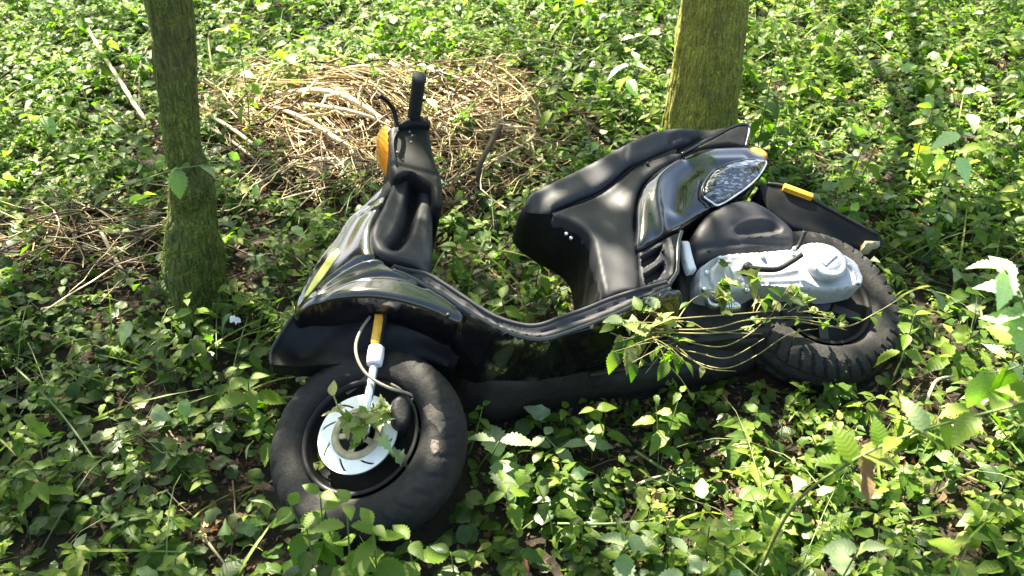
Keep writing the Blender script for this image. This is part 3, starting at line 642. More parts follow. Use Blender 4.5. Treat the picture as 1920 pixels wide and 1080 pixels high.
lbox('cover_bar', bc+np.array([0, 0, .031]), np.array([.026, .010, 0]), np.array([-.003, .007, 0]), (0, 0, .003), M_ALU, case, .002)
for (u, v) in [(1325, 512), (1352, 492), (1430, 482), (1488, 476), (1592, 497), (1610, 530), (1480, 540), (1400, 545), (1320, 543)]:
    llathe('case_bolt', [(.001, .006), (.005, .006), (.006, .004), (.006, -.006), (.001, -.006)], L(u, v, .134), M_CHROME, case, 8, False)
ltube('kick_lever', [(1402, 502, .155), (1425, 505, .165), (1457, 505, .17), (1480, 493, .172), (1503, 478, .175)], [.009, .0075, .007, .007, .007], M_BLACK, sides=10, n=5)
llathe('kick_shaft', [(.001, .012), (.011, .012), (.013, .008), (.013, -.035), (.001, -.035)], L(1401, 502, .152), M_DARKMETAL, None, 20, False)
ltube('kick_pedal', [(1489, 467, .176), (1497, 462, .182), (1503, 450, .195), (1509, 434, .21)], [.008, .006, .006, .007], M_GRIP, sides=10)
llathe('pedal_pin', [(.001, .008), (.005, .008), (.006, -.008), (.001, -.008)], L(1488, 468, .178), M_CHROME, None, 12, False)
llathe('intake_ring', [(.016, .004), (.022, .004), (.022, -.02), (.016, -.02)], L(1340, 560, .10), M_CHROME, None, 28)
ltube('carburettor', [(1350, 570, .08), (1370, 572, .085), (1385, 575, .08)], [.014, .018, .012], M_CHROME, sides=12)
llathe('rear_hub', [(.001, .02), (.03, .02), (.04, .0), (.001, 0)], RW+np.array([0, 0, .03]), M_DARKMETAL, None, 28, False)
ltube('swing_arm_bar', [(1290, 640, .02), (1380, 630, .04), (1450, 615, .06), (1520, 596, .07)], .012, M_DARKMETAL)
ltube('exhaust_pipe', [(1320, 640, -.06), (1400, 640, -.1), (1500, 600, -.12), (1600, 540, -.12)], .03, M_DARKMETAL, sides=12)

for (u, v, z) in [(1062, 438, .118), (1071, 446, .12), (1215, 306, .115), (1206, 440, .155), (1244, 470, .16), (715, 474, .166), (795, 355, .118), (1330, 470, .13), (1470, 446, .115), (840, 590, .19)]:
    llathe('fixing_screw', [(.001, .002), (.0038, .002), (.0045, .0), (.0045, -.006), (.001, -.006)], L(u, v, z), M_CHROME if u in (1062, 1071, 795) else M_DARKMETAL, None, 10, False)
ltube('throttle_cable', [(752, 240, .15), (738, 262, .165), (741, 300, .16), (752, 325, .14)], .003, M_GRIP)
# %%VEG%%
# nettles one can point to: (u, v of the top, height, leaf length, pairs, label, material)
NP = [
 (700, 985, .24, .062, 4, 'nettle with yellowish tips right of the tall one on the front tyre', M_TOP),
 (600, 925, .22, .055, 4, 'nettle with round broad leaves left of the tall one on the front tyre', M_LEAF),
 (575, 990, .20, .066, 3, 'dull nettle at the bottom edge straight below the front rim', M_DEEP),
 (690, 1045, .18, .070, 3, 'large leaved nettle cut by the bottom edge below the front tyre', M_LEAF),
 (845, 1035, .14, .06, 3, 'nettle at the bottom edge right of the sharp leaved one', M_DEEP),
 (350, 560, .14, .055, 3, 'nettle growing in front of the left foot of the mossy tree', M_LEAF),
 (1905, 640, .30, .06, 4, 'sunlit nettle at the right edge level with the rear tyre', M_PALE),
 (1830, 170, .40, .08, 4, 'pale sunlit nettle in the upper right corner', M_GLARE),
 (1760, 180, .35, .07, 3, 'sunlit nettle left of the pale one in the upper right corner', M_BRIGHT),
 (1450, 120, .35, .065, 4, 'fresh nettle standing right of the thicker trunk', M_BRIGHT),
 (1060, 110, .32, .065, 4, 'fresh nettle between straw heap and thicker tree', M_BRIGHT),
 (450, 90, .35, .06, 4, 'fresh nettle right of the mossy trunk near the top edge', M_BRIGHT),
 (465, 712, .16, .072, 4, 'largest star shaped nettle top in the shade left of the front mudguard', M_LEAF),
 (445, 690, .10, .05, 3, 'small nettle tucked behind the largest star shaped nettle', M_LEAF),
 (432, 700, .08, .045, 2, None, None),
 (440, 770, .08, .055, 3, 'dull green nettle just below the largest star shaped nettle', M_DEEP),
 (300, 830, .09, .05, 3, 'nettle in deep shade at the edge of the bare soil patch', M_DEEP),
 (480, 790, .10, .045, 3, 'nettle touching the left side of the front tyre', M_LEAF),
 (430, 535, .12, .05, 3, 'nettle growing right beside the foot of the mossy tree', M_LEAF),
 (590, 395, .10, .045, 3, 'nettle at the front of the shield, below the pale stone', M_LEAF),
 (480, 480, .12, .05, 3, 'dark nettle halfway between the mossy tree and the yellow sticker', M_DEEP),
 (540, 440, .10, .045, 3, 'nettle with small leaves left of the headlamp surround', M_LEAF),
 (868, 385, .16, .048, 3, 'nettle standing close behind the top of the leg shield', M_BRIGHT),
 (862, 440, .12, .06, 3, 'nettle right behind the leg shield, with drooping broad leaves', M_LEAF),
 (940, 560, .12, .068, 4, 'broad leaved nettle just above the lowest bend of the footboard', M_LEAF),
 (1012, 500, .13, .06, 3, 'nettle with pointed leaves in front of the under seat cover', M_LEAF),
 (905, 505, .09, .05, 3, 'low nettle in the middle of the gap between shield and seat', M_DEEP),
 (1040, 560, .08, .045, 2, 'low nettle in the corner of footboard and under seat cover', M_DEEP),
 (985, 372, .16, .04, 3, 'sprig of fresh leaves touching the front tip of the seat', M_BRIGHT),
 (955, 440, .10, .045, 3, 'nettle below the front tip of the seat', M_LEAF),
 (1118, 768, .16, .060, 3, 'bright nettle sprig standing out below the dusty underbody', M_BRIGHT),
 (1105, 815, .10, .058, 2, 'nettle with sunlit pale leaves below the bright sprig', M_PALE),
 (1022, 818, .10, .066, 2, 'plant with an upright pale leaf between tyre and bright sprig', M_PALE),
 (935, 828, .10, .105, 2, 'plant with one very broad pale leaf right of the front tyre', M_PALE),
 (905, 762, .09, .040, 3, 'small dark nettle in the corner of front tyre and underbody', M_LEAF),
 (1000, 870, .09, .062, 3, 'nettle with dull broad leaves below the very broad pale leaf', M_DEEP),
 (945, 905, .11, .05, 3, 'nettle with yellowish leaf stalks right of the tyre tread', M_LEAF),
 (650, 945, .27, .068, 4, 'tall nettle reaching over the lower edge of the front tyre', M_LEAF),
 (770, 1015, .17, .078, 2, 'nettle with two sharp pointed leaves below the front tyre', M_LEAF),
 (545, 950, .18, .060, 4, 'nettle at the lower left of the front tyre', M_LEAF),
 (330, 1040, .10, .055, 3, 'nettle at the bottom edge left of the bare soil', M_LEAF),
 (60, 880, .14, .06, 3, 'nettle near the left edge in the dark lower corner', M_LEAF),
 (1715, 590, .22, .055, 3, 'nettle stem rising at the right of the rear tyre', M_BRIGHT),
 (1850, 690, .30, .080, 2, 'tall nettle with two large hanging leaves near the right edge', M_BRIGHT),
 (1570, 690, .06, .035, 3, 'low fresh herb just below the rear tyre', M_BRIGHT),
 (1640, 745, .10, .045, 3, 'fresh herb in the dappled soil right below the rear tyre', M_BRIGHT),
 (1450, 900, .14, .055, 3, 'nettle in the sunny foreground below the wilted bunch', M_BRIGHT),
 (1610, 1030, .22, .085, 2, 'plant with a big pale leaf at the bottom right of centre', M_PALE),
 (1330, 985, .14, .060, 3, 'sunlit nettle at the bottom edge right of centre', M_BRIGHT),
 (1290, 1040, .16, .065, 3, 'sunlit nettle cut off by the bottom edge', M_PALE),
 (1190, 1000, .12, .060, 3, 'pale green nettle in the middle of the bottom sunny patch', M_PALE),
 (1820, 1010, .20, .070, 3, 'sunny nettle in the bottom right corner', M_BRIGHT),
 (1780, 300, .25, .06, 3, 'nettle in the sun above the right end of the rear mudguard', M_BRIGHT),
 (1620, 270, .25, .055, 3, 'nettle behind the orange rear indicator', M_BRIGHT),
 (1660, 230, .28, .06, 3, 'nettle with broad leaves far behind the rear indicator', M_BRIGHT),
 (1190, 70, .30, .07, 4, 'glaring sunlit nettle left of the thicker tree', M_GLARE),
 (1385, 92, .35, .05, 2, 'sprig with white looking sunlit leaves in front of the thicker trunk', M_GLARE),
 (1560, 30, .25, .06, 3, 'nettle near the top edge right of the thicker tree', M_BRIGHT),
 (800, 125, .22, .055, 3, 'sunlit nettle just behind the handlebar grip', M_GLARE),
 (110, 95, .30, .07, 3, 'big leaved nettle in the top left corner', M_BRIGHT),
 (60, 150, .25, .065, 3, 'nettle with pale leaves at the upper left edge', M_PALE),
]
# ------------------------------------------------------------------ leaf shapes (length 1 along +y, flat side up)
def leaf_shape(n, width, fold=.25, droop=.25, serr=0.0, wave=0.0, base=.0, heart=0.0, seed=0):
    r = np.random.default_rng(seed); V, UV, F = [], [], []
    for i in range(n+1):
        t = i/n; w = width(t)*(1 + serr*(1 if i % 2 else -1)*(0 if i in (0, n) else 1))
        z = -droop*t*t; ww = wave*math.sin(t*9+seed)
        yb = t - (heart*(1-t)**4)
        V += [(-w, yb if i else yb-.0, z + fold*w + ww*w*2), (0, t, z), (w, yb, z + fold*w - ww*w*2)]
        UV += [(-w*2, t), (0, t), (w*2, t)]
    for i in range(n):
        a = i*3
        F += [(a, a+1, a+4), (a, a+4, a+3), (a+1, a+2, a+5), (a+1, a+5, a+4)]
    return np.array(V), np.array(F), np.array(UV)
ovate = lambda k, p=.72: (lambda t: k*math.sin(math.pi*min(1, max(0, t))**p)*(1-.15*t) + .004)
NETTLE = [leaf_shape(6, ovate(.30), .30, .30, .13, .0, heart=.08, seed=1), leaf_shape(6, ovate(.34), .20, .5, .12, .05, heart=.08, seed=2), leaf_shape(6, ovate(.27), .45, .15, .13, .03, heart=.05, seed=3)]
HERO = [leaf_shape(17, ovate(.31), .28, .32, .11, .02, heart=.09, seed=4), leaf_shape(17, ovate(.35), .18, .50, .10, .05, heart=.09, seed=5), leaf_shape(17, ovate(.28), .42, .2, .12, .03, heart=.05, seed=6)]
HERO.append(leaf_shape(12, ovate(.21), .75, -.35, .06, .30, seed=20))
HERO.append(leaf_shape(10, ovate(.36), .45, .75, .22, .28, seed=21))
M_TANLEAF = leaf_mat('curled_tan_leaf', [(0, (.20, .13, .055)), (1, (.33, .23, .11))], trans=.3, tcol=(.3, .2, .08), rough=.7, vein=.1)
roundp = lambda t: .50*math.sqrt(max(0, 1-(2*t-1)**2))**.8 + .004
IVY = [leaf_shape(5, roundp, .15, .15, .07, .06, heart=.18, seed=7), leaf_shape(5, roundp, -.12, .3, .08, .10, heart=.2, seed=8)]
SMALL = [leaf_shape(3, ovate(.32, .8), .3, .3, 0, .0, seed=9), leaf_shape(3, ovate(.24, .9), .2, .5, 0, .06, seed=10)]
BLADE = [leaf_shape(6, lambda t: .022*(1-t)**.6+.001, .4, .55, seed=11), leaf_shape(6, lambda t: .016*(1-t)**.5+.001, .2, .9, seed=12)]
DEAD = [leaf_shape(4, ovate(.33, .8), .7, .5, .1, .35, seed=13), leaf_shape(4, ovate(.26, .9), -.5, -.5, .1, .4, seed=14), leaf_shape(4, ovate(.38, .7), .3, .8, .2, .3, seed=15)]
FLAKE = [leaf_shape(2, ovate(.3), .4, .3, seed=16), leaf_shape(2, ovate(.2), -.4, .5, seed=17)]
CANL = [leaf_shape(2, ovate(.34, .75), .15, .25, seed=18)]

def rot(az, pitch, roll):
    ca, sa, cp, sp, cr, sr = np.cos(az), np.sin(az), np.cos(pitch), np.sin(pitch), np.cos(roll), np.sin(roll)
    M = np.empty((len(az), 3, 3))
    # Rz(az) Rx(pitch) Ry(roll)
    M[:, 0, 0] = ca*cr - sa*sp*sr; M[:, 0, 1] = -sa*cp; M[:, 0, 2] = ca*sr + sa*sp*cr
    M[:, 1, 0] = sa*cr + ca*sp*sr; M[:, 1, 1] = ca*cp;  M[:, 1, 2] = sa*sr - ca*sp*cr
    M[:, 2, 0] = -cp*sr;           M[:, 2, 1] = sp;     M[:, 2, 2] = cp*cr
    return M
# ground kept clear round the machine
_g = .015; _x0, _y0 = -.6, -.6
_xs = np.arange(_x0, 2.0, _g); _ys = np.arange(_y0, 1.4, _g)
_GX, _GY = np.meshgrid(_xs, _ys); _PP = np.stack([_GX.ravel(), _GY.ravel()], 1); _M = np.zeros(len(_PP), bool)
for Q in MASKS:
    lo, hi = Q.min(0)-.04, Q.max(0)+.04
    idx = np.where(((_PP > lo) & (_PP < hi)).all(1))[0]
    sub = Q[::2] if len(Q) > 80 else Q
    _M[idx] |= inside(_PP[idx], Q) | (poly_dist(_PP[idx], sub) < .012)
_M = _M.reshape(_GX.shape)
def in_mask(lx, ly):
    i = np.clip(((lx-_x0)/_g).astype(int), 0, len(_xs)-1); j = np.clip(((ly-_y0)/_g).astype(int), 0, len(_ys)-1)
    ok = (lx > _x0) & (lx < 1.98) & (ly > _y0) & (ly < 1.38)
    return _M[j, i] & ok
def blocks_scooter(P):
    """True where a leaf would cut into the machine or lie over it"""
    q = P - ORG; lz = q @ EZ
    a = in_mask(q @ EX, q @ EY) & (lz > -.22)
    d = P - CAMV; t = ((ORG + EZ*.03 - CAMV) @ EZ)/(d @ EZ)
    h = CAMV + d*t[:, None] - ORG
    b = in_mask(h @ EX, h @ EY) & (t > 1.0)
    return a | b

class Batch:
    def __init__(s): s.parts = []
    def add(s, shape, P, az, pitch, roll, scale, keep_clear=True):
        if len(P) == 0: return
        V, F, UV = shape; M = rot(az, pitch, roll)
        sc = scale if np.ndim(scale) else np.full(len(P), scale)
        if keep_clear:
            tip = P + M[:, :, 1]*sc[:, None]; mid = P + M[:, :, 1]*sc[:, None]*.5
            ok = ~(blocks_scooter(tip) | blocks_scooter(mid) | blocks_scooter(P))
            P, M, sc = P[ok], M[ok], sc[ok]
            if len(P) == 0: return
        W = np.einsum('nij,vj->nvi', M, V)*sc[:, None, None] + P[:, None, :]
        s.parts.append((W.reshape(-1, 3), F, len(V), len(P), UV))
    def add_tubes(s, paths, rads):
        """paths (n, k, 3): thin three-sided stalks"""
        n, k, _ = paths.shape
        if n == 0: return
        T = np.gradient(paths, axis=1); T /= np.maximum(np.linalg.norm(T, axis=2, keepdims=True), 1e-9)
        a = np.tile(np.array([.31, .77, .56]), (n, k, 1)); U = np.cross(T, a); U /= np.maximum(np.linalg.norm(U, axis=2, keepdims=True), 1e-9); W = np.cross(T, U)
        rad = np.asarray(rads)[:, None]*np.linspace(1, .55, k)[None]
        ring = np.stack([paths + rad[..., None]*(math.cos(x)*U + math.sin(x)*W) for x in (0, 2.094, 4.189)], 2)   # n,k,3,3
        F = []
        for i in range(k-1):
            for c in range(3):
                d = (c+1) % 3
                F += [(i*3+c, i*3+d, (i+1)*3+d), (i*3+c, (i+1)*3+d, (i+1)*3+c)]
        F = np.array(F); UV = np.stack([np.full(k*3, 3.3), np.repeat(np.linspace(0, .01, k), 3)], 1)
        s.parts.append((ring.reshape(-1, 3), F, k*3, n, UV))
    def build(s, name, mat, parent=None):
        Vs, Fs, Us, off = [], [], [], 0
        for W, F, nv, n, UV in s.parts:
            Vs.append(W); Fs.append((F[None] + (off + np.arange(n)*nv)[:, None, None]).reshape(-1, 3)); Us.append(np.tile(UV, (n, 1))); off += nv*n
        if not Vs: return None
        return link(name, mesh_np(name, np.concatenate(Vs), np.concatenate(Fs), mat, np.concatenate(Us)), parent)

def blob(u, v, items, base):
    """soft patches (u, v, ru, rv, value) laid over a base value"""
    r = np.full(np.shape(u), float(base))
    for (cu, cv, ru, rv, val) in items:
        k = np.exp(-(((u-cu)/ru)**2 + ((v-cv)/rv)**2)**1.5)
        r = r*(1-k) + val*k
    return r
def field(n_per_m2, x0=-3.4, x1=3.6, y0=.35, y1=7.0):
    n = int(n_per_m2*(x1-x0)*(y1-y0)); x = RNG.uniform(x0, x1, n); y = RNG.uniform(y0, y1, n)
    P = np.stack([x, y, gh(x, y)], 1); u, v = project(P); return P, u, v
U01 = lambda n, a=0., b=1.: RNG.uniform(a, b, n)

HEAPB = [(690, 225, 330, 100, 1)]
# ------------------------------------------------------------------ leaf litter and twigs on the soil
def litter():
    b = Batch(); P, u, v = field(900)
    d = blob(u, v, [(690, 240, 360, 120, 1.0), (200, 470, 260, 120, .9), (420, 950, 200, 120, .9), (1250, 860, 300, 120, 1.0), (1600, 840, 250, 130, 1.0), (1400, 20, 900, 150, .25)], .25)
    k = U01(len(P)) < d; P = P[k]; n = len(P); idx = RNG.integers(0, 3, n); P[:, 2] += U01(n, .002, .022)
    for i in range(3):
        q = P[idx == i]; m = len(q)
        b.add(DEAD[i], q, U01(m, 0, 6.28), RNG.normal(0, .35, m), RNG.normal(0, .5, m), U01(m, .015, .042)*U01(m, .6, 1), True)
    P, u, v = field(2600, -2.6, 2.8, .8, 5.5)
    d = blob(u, v, [(690, 240, 380, 120, 1.0), (1250, 860, 320, 120, 1.), (420, 950, 220, 120, .9), (1600, 840, 250, 130, 1.0)], .35)
    k = U01(len(P)) < d; P = P[k]; n = len(P); P[:, 2] += U01(n, .002, .015)
    for i in range(2):
        q = P[i::2]; m = len(q); b.add(FLAKE[i], q, U01(m, 0, 6.28), RNG.normal(0, .4, m), RNG.normal(0, .6, m), U01(m, .008, .024), True)
    tag(b.build('leaf_litter', M_DEADLEAF), 'brown dead leaves and crumbs strewn over the soil', 'leaf litter', kind='stuff')
    b = Batch(); P, u, v = field(75, -2.6, 2.8, .8, 5.5)
    d = blob(u, v, [(200, 470, 220, 110, 3.0), (690, 240, 360, 120, 1.6), (1300, 850, 350, 130, 1.1), (1400, 20, 900, 150, .25)], .45)
    P = np.repeat(P, 3, 0); d = np.repeat(d, 3); k = U01(len(P)) < d/3; P = P[k]; n = len(P)
    az = U01(n, 0, 6.28); ln = U01(n, .05, .32); t = np.linspace(0, 1, 5)
    dirv = np.stack([np.cos(az), np.sin(az), np.zeros(n)], 1); side = np.stack([-np.sin(az), np.cos(az), np.zeros(n)], 1)
    path = P[:, None] + dirv[:, None]*(ln[:, None]*(t-.5)[None])[..., None] + side[:, None]*(RNG.normal(0, .12, n)[:, None]*ln[:, None]*np.sin(t*3.14)[None])[..., None]
    path[..., 2] += .008 + (RNG.normal(0, .12, n)[:, None]*ln[:, None]*t[None]) + U01(n, 0, .03)[:, None]
    ok = ~np.any([blocks_scooter(path[:, i]) for i in range(5)], axis=0)
    b.add_tubes(path[ok], U01(n, .0011, .0034)[ok])
    tag(b.build('twigs', M_TWIG), 'thin brown twigs lying among the dead leaves', 'twigs', kind='stuff')
litter()

# ------------------------------------------------------------------ the heap of dry stalks
def straw_heap():
    b = Batch(); t = np.linspace(0, 1, 7)
    def bunch(n, c, su, sv, ang, sa, ln, bend, lift, rad):
        """n stalks round pixel c, lying at picture angle ang"""
        u = RNG.normal(c[0], su, n); v = RNG.normal(c[1], sv, n)
        P = np.array([ground(a, bb) for a, bb in zip(u, v)])
        an = RNG.normal(ang, sa, n); L_ = ln*U01(n, .5, 1.2)
        d = np.stack([np.cos(an), np.sin(an), np.zeros(n)], 1); s_ = np.stack([-np.sin(an), np.cos(an), np.zeros(n)], 1)
        bd = RNG.normal(bend, abs(bend)*.5+.04, n)*L_
        path = P[:, None] + d[:, None]*(L_[:, None]*(t-.5)[None])[..., None] + s_[:, None]*(bd[:, None]*(1-(2*t-1)**2)[None])[..., None]
        z = gh(path[..., 0], path[..., 1]) + U01(n, .004, lift)[:, None] + RNG.normal(0, .10, n)[:, None]*L_[:, None]*(t-.5)[None]
        path = path + RNG.normal(0, .006, path.shape); z = z + RNG.normal(0, .006, z.shape)
        path[..., 2] = np.maximum(z, gh(path[..., 0], path[..., 1])+.003)
        ok = ~np.any([blocks_scooter(path[:, i]) for i in range(7)], axis=0)
        b.add_tubes(path[ok], U01(n, rad*.5, rad*1.2)[ok])
    bunch(40, (640, 190), 90, 14, -.35, .14, .75, .10, .10, .0042)
    bunch(50, (640, 215), 70, 14, -.50, .14, .6, .08, .10, .004)
    bunch(70, (640, 265), 40, 30, -.85, .22, .40, .03, .09, .0038)
    bunch(50, (455, 235), 45, 20, -.75, .2, .42, .04, .08, .004)
    bunch(160, (590, 255), 110, 45, -.5, .8, .22, .0, .06, .0026)
    bunch(150, (890, 215), 65, 50, .5, .8, .35, .05, .12, .003)
    bunch(60, (960, 250), 50, 40, .2, 1.0, .28, .06, .12, .0032)
    bunch(90, (900, 290), 60, 40, .3, .9, .28, .04, .08, .0028)
    bunch(60, (930, 175), 25, 22, .2, .6, .22, .05, .13, .003)
    bunch(50, (480, 185), 35, 22, .9, .8, .20, .0, .12, .003)
    bunch(120, (700, 300), 110, 26, -.9, .5, .18, .0, .05, .0024)
    bunch(420, (690, 235), 190, 60, 0, 1.6, .09, .0, .06, .002)
    bunch(60, (620, 350), 110, 22, .5, .7, .30, .04, .09, .0028)
    bunch(60, (980, 310), 50, 40, .6, .8, .25, .05, .08, .0026)
    bunch(26, (700, 240), 150, 50, 0, 1.2, .22, .05, .14, .0065)
    bunch(45, (240, 470), 90, 45, .3, .9, .42, .05, .12, .003)
    bunch(35, (130, 450), 60, 40, -.4, .8, .35, .05, .10, .0028)
    dl = field(900, HEAP[0]-.75, HEAP[0]+.8, HEAP[1]-.45, HEAP[1]+.4)[0]; m_ = len(dl); dl[:, 2] += U01(m_, .03, .09)
    for i in range(3): b.add(DEAD[i], dl[i::3][:70], U01(m_, 0, 6.28)[i::3][:70], RNG.normal(0, .5, m_)[i::3][:70], RNG.normal(0, .6, m_)[i::3][:70], U01(m_, .02, .05)[i::3][:70])
    keep_b = b; b = Batch()
    bunch(46, (660, 235), 150, 45, -.3, .9, .30, .06, .12, .006)
    bunch(36, (900, 240), 60, 50, .4, .9, .30, .06, .13, .005)
    bunch(40, (600, 345), 120, 25, .4, .9, .30, .05, .09, .0045)
    bunch(40, (220, 470), 110, 40, .2, .9, .36, .05, .12, .0045)
    ob = b.build('dead_branches', M_TWIG); tag(ob, 'dark brown dead branches tangled through the straw and beside the mossy tree', 'dead branches', kind='stuff')
    b = keep_b; o = b.build('straw_heap', M_STRAW)
    tag(o, 'heap of pale dry stalks and chaff behind the handlebar', 'straw heap', kind='stuff')
straw_heap()

# ------------------------------------------------------------------ undergrowth nobody could count
B_NET, B_FRESH, B_IVY, B_STEM, B_PALE, B_GRASS, B_SMALL = Batch(), Batch(), Batch(), Batch(), Batch(), Batch(), Batch()
def nettles(P, H, Ln, K, batch, shapes=NETTLE, lean=.18):
    """upright plants with pairs of leaves, each pair turned a quarter from the last"""
    n = len(P)
    if n == 0: return
    az0 = U01(n, 0, 6.28); lx = RNG.normal(0, lean, n); ly = RNG.normal(-.02, lean, n); which = RNG.integers(0, len(shapes), n)
    def pt(f):
        q = P.copy(); q[:, 0] += lx*H*f**1.4; q[:, 1] += ly*H*f**1.4; q[:, 2] += H*f*(1-.08*f); return q
    B_STEM.add_tubes(np.stack([pt(f) for f in (0., .35, .7, 1.)], 1)[~blocks_scooter(pt(1.))], np.full(n, .0017)[~blocks_scooter(pt(1.))])
    for k in range(K):
        f = 1 - .80*(k/max(K, 1))**.9; size = Ln*min(1, .42+.30*k)*(1 if k < K-1 else .85)
        for sd in (0, 1):
            az = az0 + k*math.pi/2 + sd*math.pi + RNG.normal(0, .22, n)
            pit = RNG.normal(.30 - .22*k, .22, n); M = rot(az, pit*0+.25, az*0)
            q = pt(np.full(n, f)) + M[:, :, 1]*(size*.18)[:, None]
            drop = RNG.random(n) < .08
            for i in range(len(shapes)):
                s_ = (which == i) & ~drop
                batch.add(shapes[i], q[s_], az[s_], pit[s_], RNG.normal(0, .25, s_.sum()), size[s_]*U01(s_.sum(), .8, 1.15))
def bare(u, v):                                       # how much grows where
    return blob(u, v, [(690, 235, 320, 95, .05), (200, 470, 190, 80, .35), (430, 960, 110, 55, .12), (1240, 860, 180, 65, .22), (1550, 810, 150, 60, .35), (1680, 930, 90, 50, .4), (230, 575, 100, 25, .4), (480, 330, 120, 40, .5), (625, 335, 100, 40, .08), (900, 320, 80, 60, .35), (640, 1010, 120, 40, .9)] + [(q[0], q[1]+25, 42, 34, .35) for q in NP if q[1] > 250], 1.0)
def undergrowth():
    P, u, v = field(215, -2.5, 2.7, .8, 5.7); b = bare(u, v)
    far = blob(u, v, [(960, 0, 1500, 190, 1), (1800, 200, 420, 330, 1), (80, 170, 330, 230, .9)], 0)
    near = P[:, 1] < 3.0
    # mid-sized nettles
    k = U01(len(P)) < b*(.62-.25*far)
    Q = P[k]; n = len(Q); fr = far[k]
    H = U01(n, .05, .17)*(1-.2*fr); Ln = U01(n, .038, .078)*(1-.25*fr)
    band = blob(*project(Q), [(1200, 760, 420, 60, .45), (690, 1040, 260, 60, .6), (900, 500, 140, 120, .8)], 1.0); H *= band
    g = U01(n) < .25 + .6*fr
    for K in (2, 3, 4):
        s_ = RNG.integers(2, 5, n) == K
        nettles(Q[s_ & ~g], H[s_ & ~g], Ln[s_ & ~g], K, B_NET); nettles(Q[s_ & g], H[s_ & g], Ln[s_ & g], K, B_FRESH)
    # taller clumps
    P, u, v = field(46, -2.8, 3.0, .7, 6.4); b = bare(u, v); u0, v0 = u, v
    w = blob(u, v, [(960, 0, 1500, 200, .9), (1800, 300, 330, 420, 1.), (80, 150, 300, 250, .8), (1700, 1000, 400, 140, .8), (1250, 1040, 300, 60, .7), (200, 800, 320, 220, .5), (620, 1060, 160, 40, .9)], .12)
    clump = .5+.5*np.sin(P[:, 0]*4.1+.5)*np.cos(P[:, 1]*3.3+2)
    k = U01(len(P)) < b*w*(.25+.9*clump); Q = P[k]; n = len(Q); fr = np.clip((Q[:, 1]-2)/3, 0, 1); g = U01(n) < .35+.5*fr
    H = U01(n, .13, .30); Ln = U01(n, .050, .088)*(1-.15*fr)
    for K in (3, 4, 5):
        s_ = RNG.integers(3, 6, n) == K
        nettles(Q[s_ & ~g], H[s_ & ~g], Ln[s_ & ~g], K, B_NET); nettles(Q[s_ & g], H[s_ & g], Ln[s_ & g], K, B_FRESH)
    # low ground ivy
    P, u, v = field(1500, -2.4, 2.6, .8, 5.0); b = bare(u, v)
    patch = .5+.5*np.sin(P[:, 0]*3.3+1)*np.cos(P[:, 1]*2.9+.6)
    w = blob(u, v, [(1200, 960, 500, 120, 1.0), (300, 800, 420, 260, 1.0), (950, 480, 150, 120, .8)], .45)
    k = U01(len(P)) < b*w*(.45+.55*patch)*.9; Q = P[k]; n = len(Q); Q[:, 2] += U01(n, .008, .06)
    for i in range(2):
        q = Q[i::2]; m = len(q); B_IVY.add(IVY[i], q, U01(m, 0, 6.28), RNG.normal(.05, .3, m), RNG.normal(0, .3, m), U01(m, .018, .044))
    # small-leaved sprays: most of the far growth
    P, u, v = field(370, -2.8, 3.0, .7, 6.2); b = bare(u, v)
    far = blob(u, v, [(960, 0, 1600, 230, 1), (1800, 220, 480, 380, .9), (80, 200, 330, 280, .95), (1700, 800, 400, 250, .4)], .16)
    cl = .5+.5*np.sin(P[:, 0]*6.3+1.1*np.sin(P[:, 1]*4.))*np.cos(P[:, 1]*5.1+1.4*np.sin(P[:, 0]*3.1)); k = U01(len(P)) < b*far*(.25+cl); Q = P[k]; n = len(Q); az = U01(n, 0, 6.28); ln = U01(n, .08, .22); el = U01(n, .3, 1.2)
    for j in range(9):
        f = (j+1)/9; q = Q.copy()
        q[:, 0] += np.cos(az)*np.cos(el)*ln*f; q[:, 1] += np.sin(az)*np.cos(el)*ln*f; q[:, 2] += np.sin(el)*ln*(f-.35*f*f) + .01
        for sd in (-1, 1):
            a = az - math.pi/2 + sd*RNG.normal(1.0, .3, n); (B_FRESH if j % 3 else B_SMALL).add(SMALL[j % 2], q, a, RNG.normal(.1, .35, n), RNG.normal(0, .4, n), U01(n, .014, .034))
    # pale leaves: upturned undersides, plus sun highlights put into leaf colour
    P, u, v = field(60); k = U01(len(P)) < bare(u, v)*blob(u, v, [(960, 0, 1500, 220, 1.), (1750, 250, 400, 300, 1.), (1500, 1000, 420, 100, 1.)], .45); Q = P[k]; n = len(Q); Q[:, 2] += U01(n, .03, .15)
    B_PALE.add(NETTLE[1], Q, U01(n, 0, 6.28), RNG.normal(.1, .5, n), RNG.normal(0, .6, n), U01(n, .035, .065))
    # grass
    P, u, v = field(120, -2.9, 3.1, .6, 6.); k = U01(len(P)) < bare(u, v)*.6+.08; Q = P[k]; n = len(Q)
    for i in range(2):
        q = Q[i::2]; m = len(q); B_GRASS.add(BLADE[i], q, U01(m, 0, 6.28), U01(m, .2, 1.2), RNG.normal(0, .4, m), U01(m, .10, .28))
    # long trailing stalks
    P, u, v = field(22, -2.6, 2.8, .8, 5.5); k = U01(len(P)) < .8; Q = P[k]; n = len(Q); az = U01(n, 0, 6.28); ln = U01(n, .2, .6); t = np.linspace(0, 1, 6)
    path = np.stack([Q[:, 0, None]+np.cos(az)[:, None]*ln[:, None]*t, Q[:, 1, None]+np.sin(az)[:, None]*ln[:, None]*t, Q[:, 2, None]+.01+(U01(n, .02, .16)[:, None])*np.sin(t*2.6)], -1)
    ok = ~np.any([blocks_scooter(path[:, i]) for i in range(6)], axis=0); B_STEM.add_tubes(path[ok], U01(n, .0012, .0026)[ok])
undergrowth()
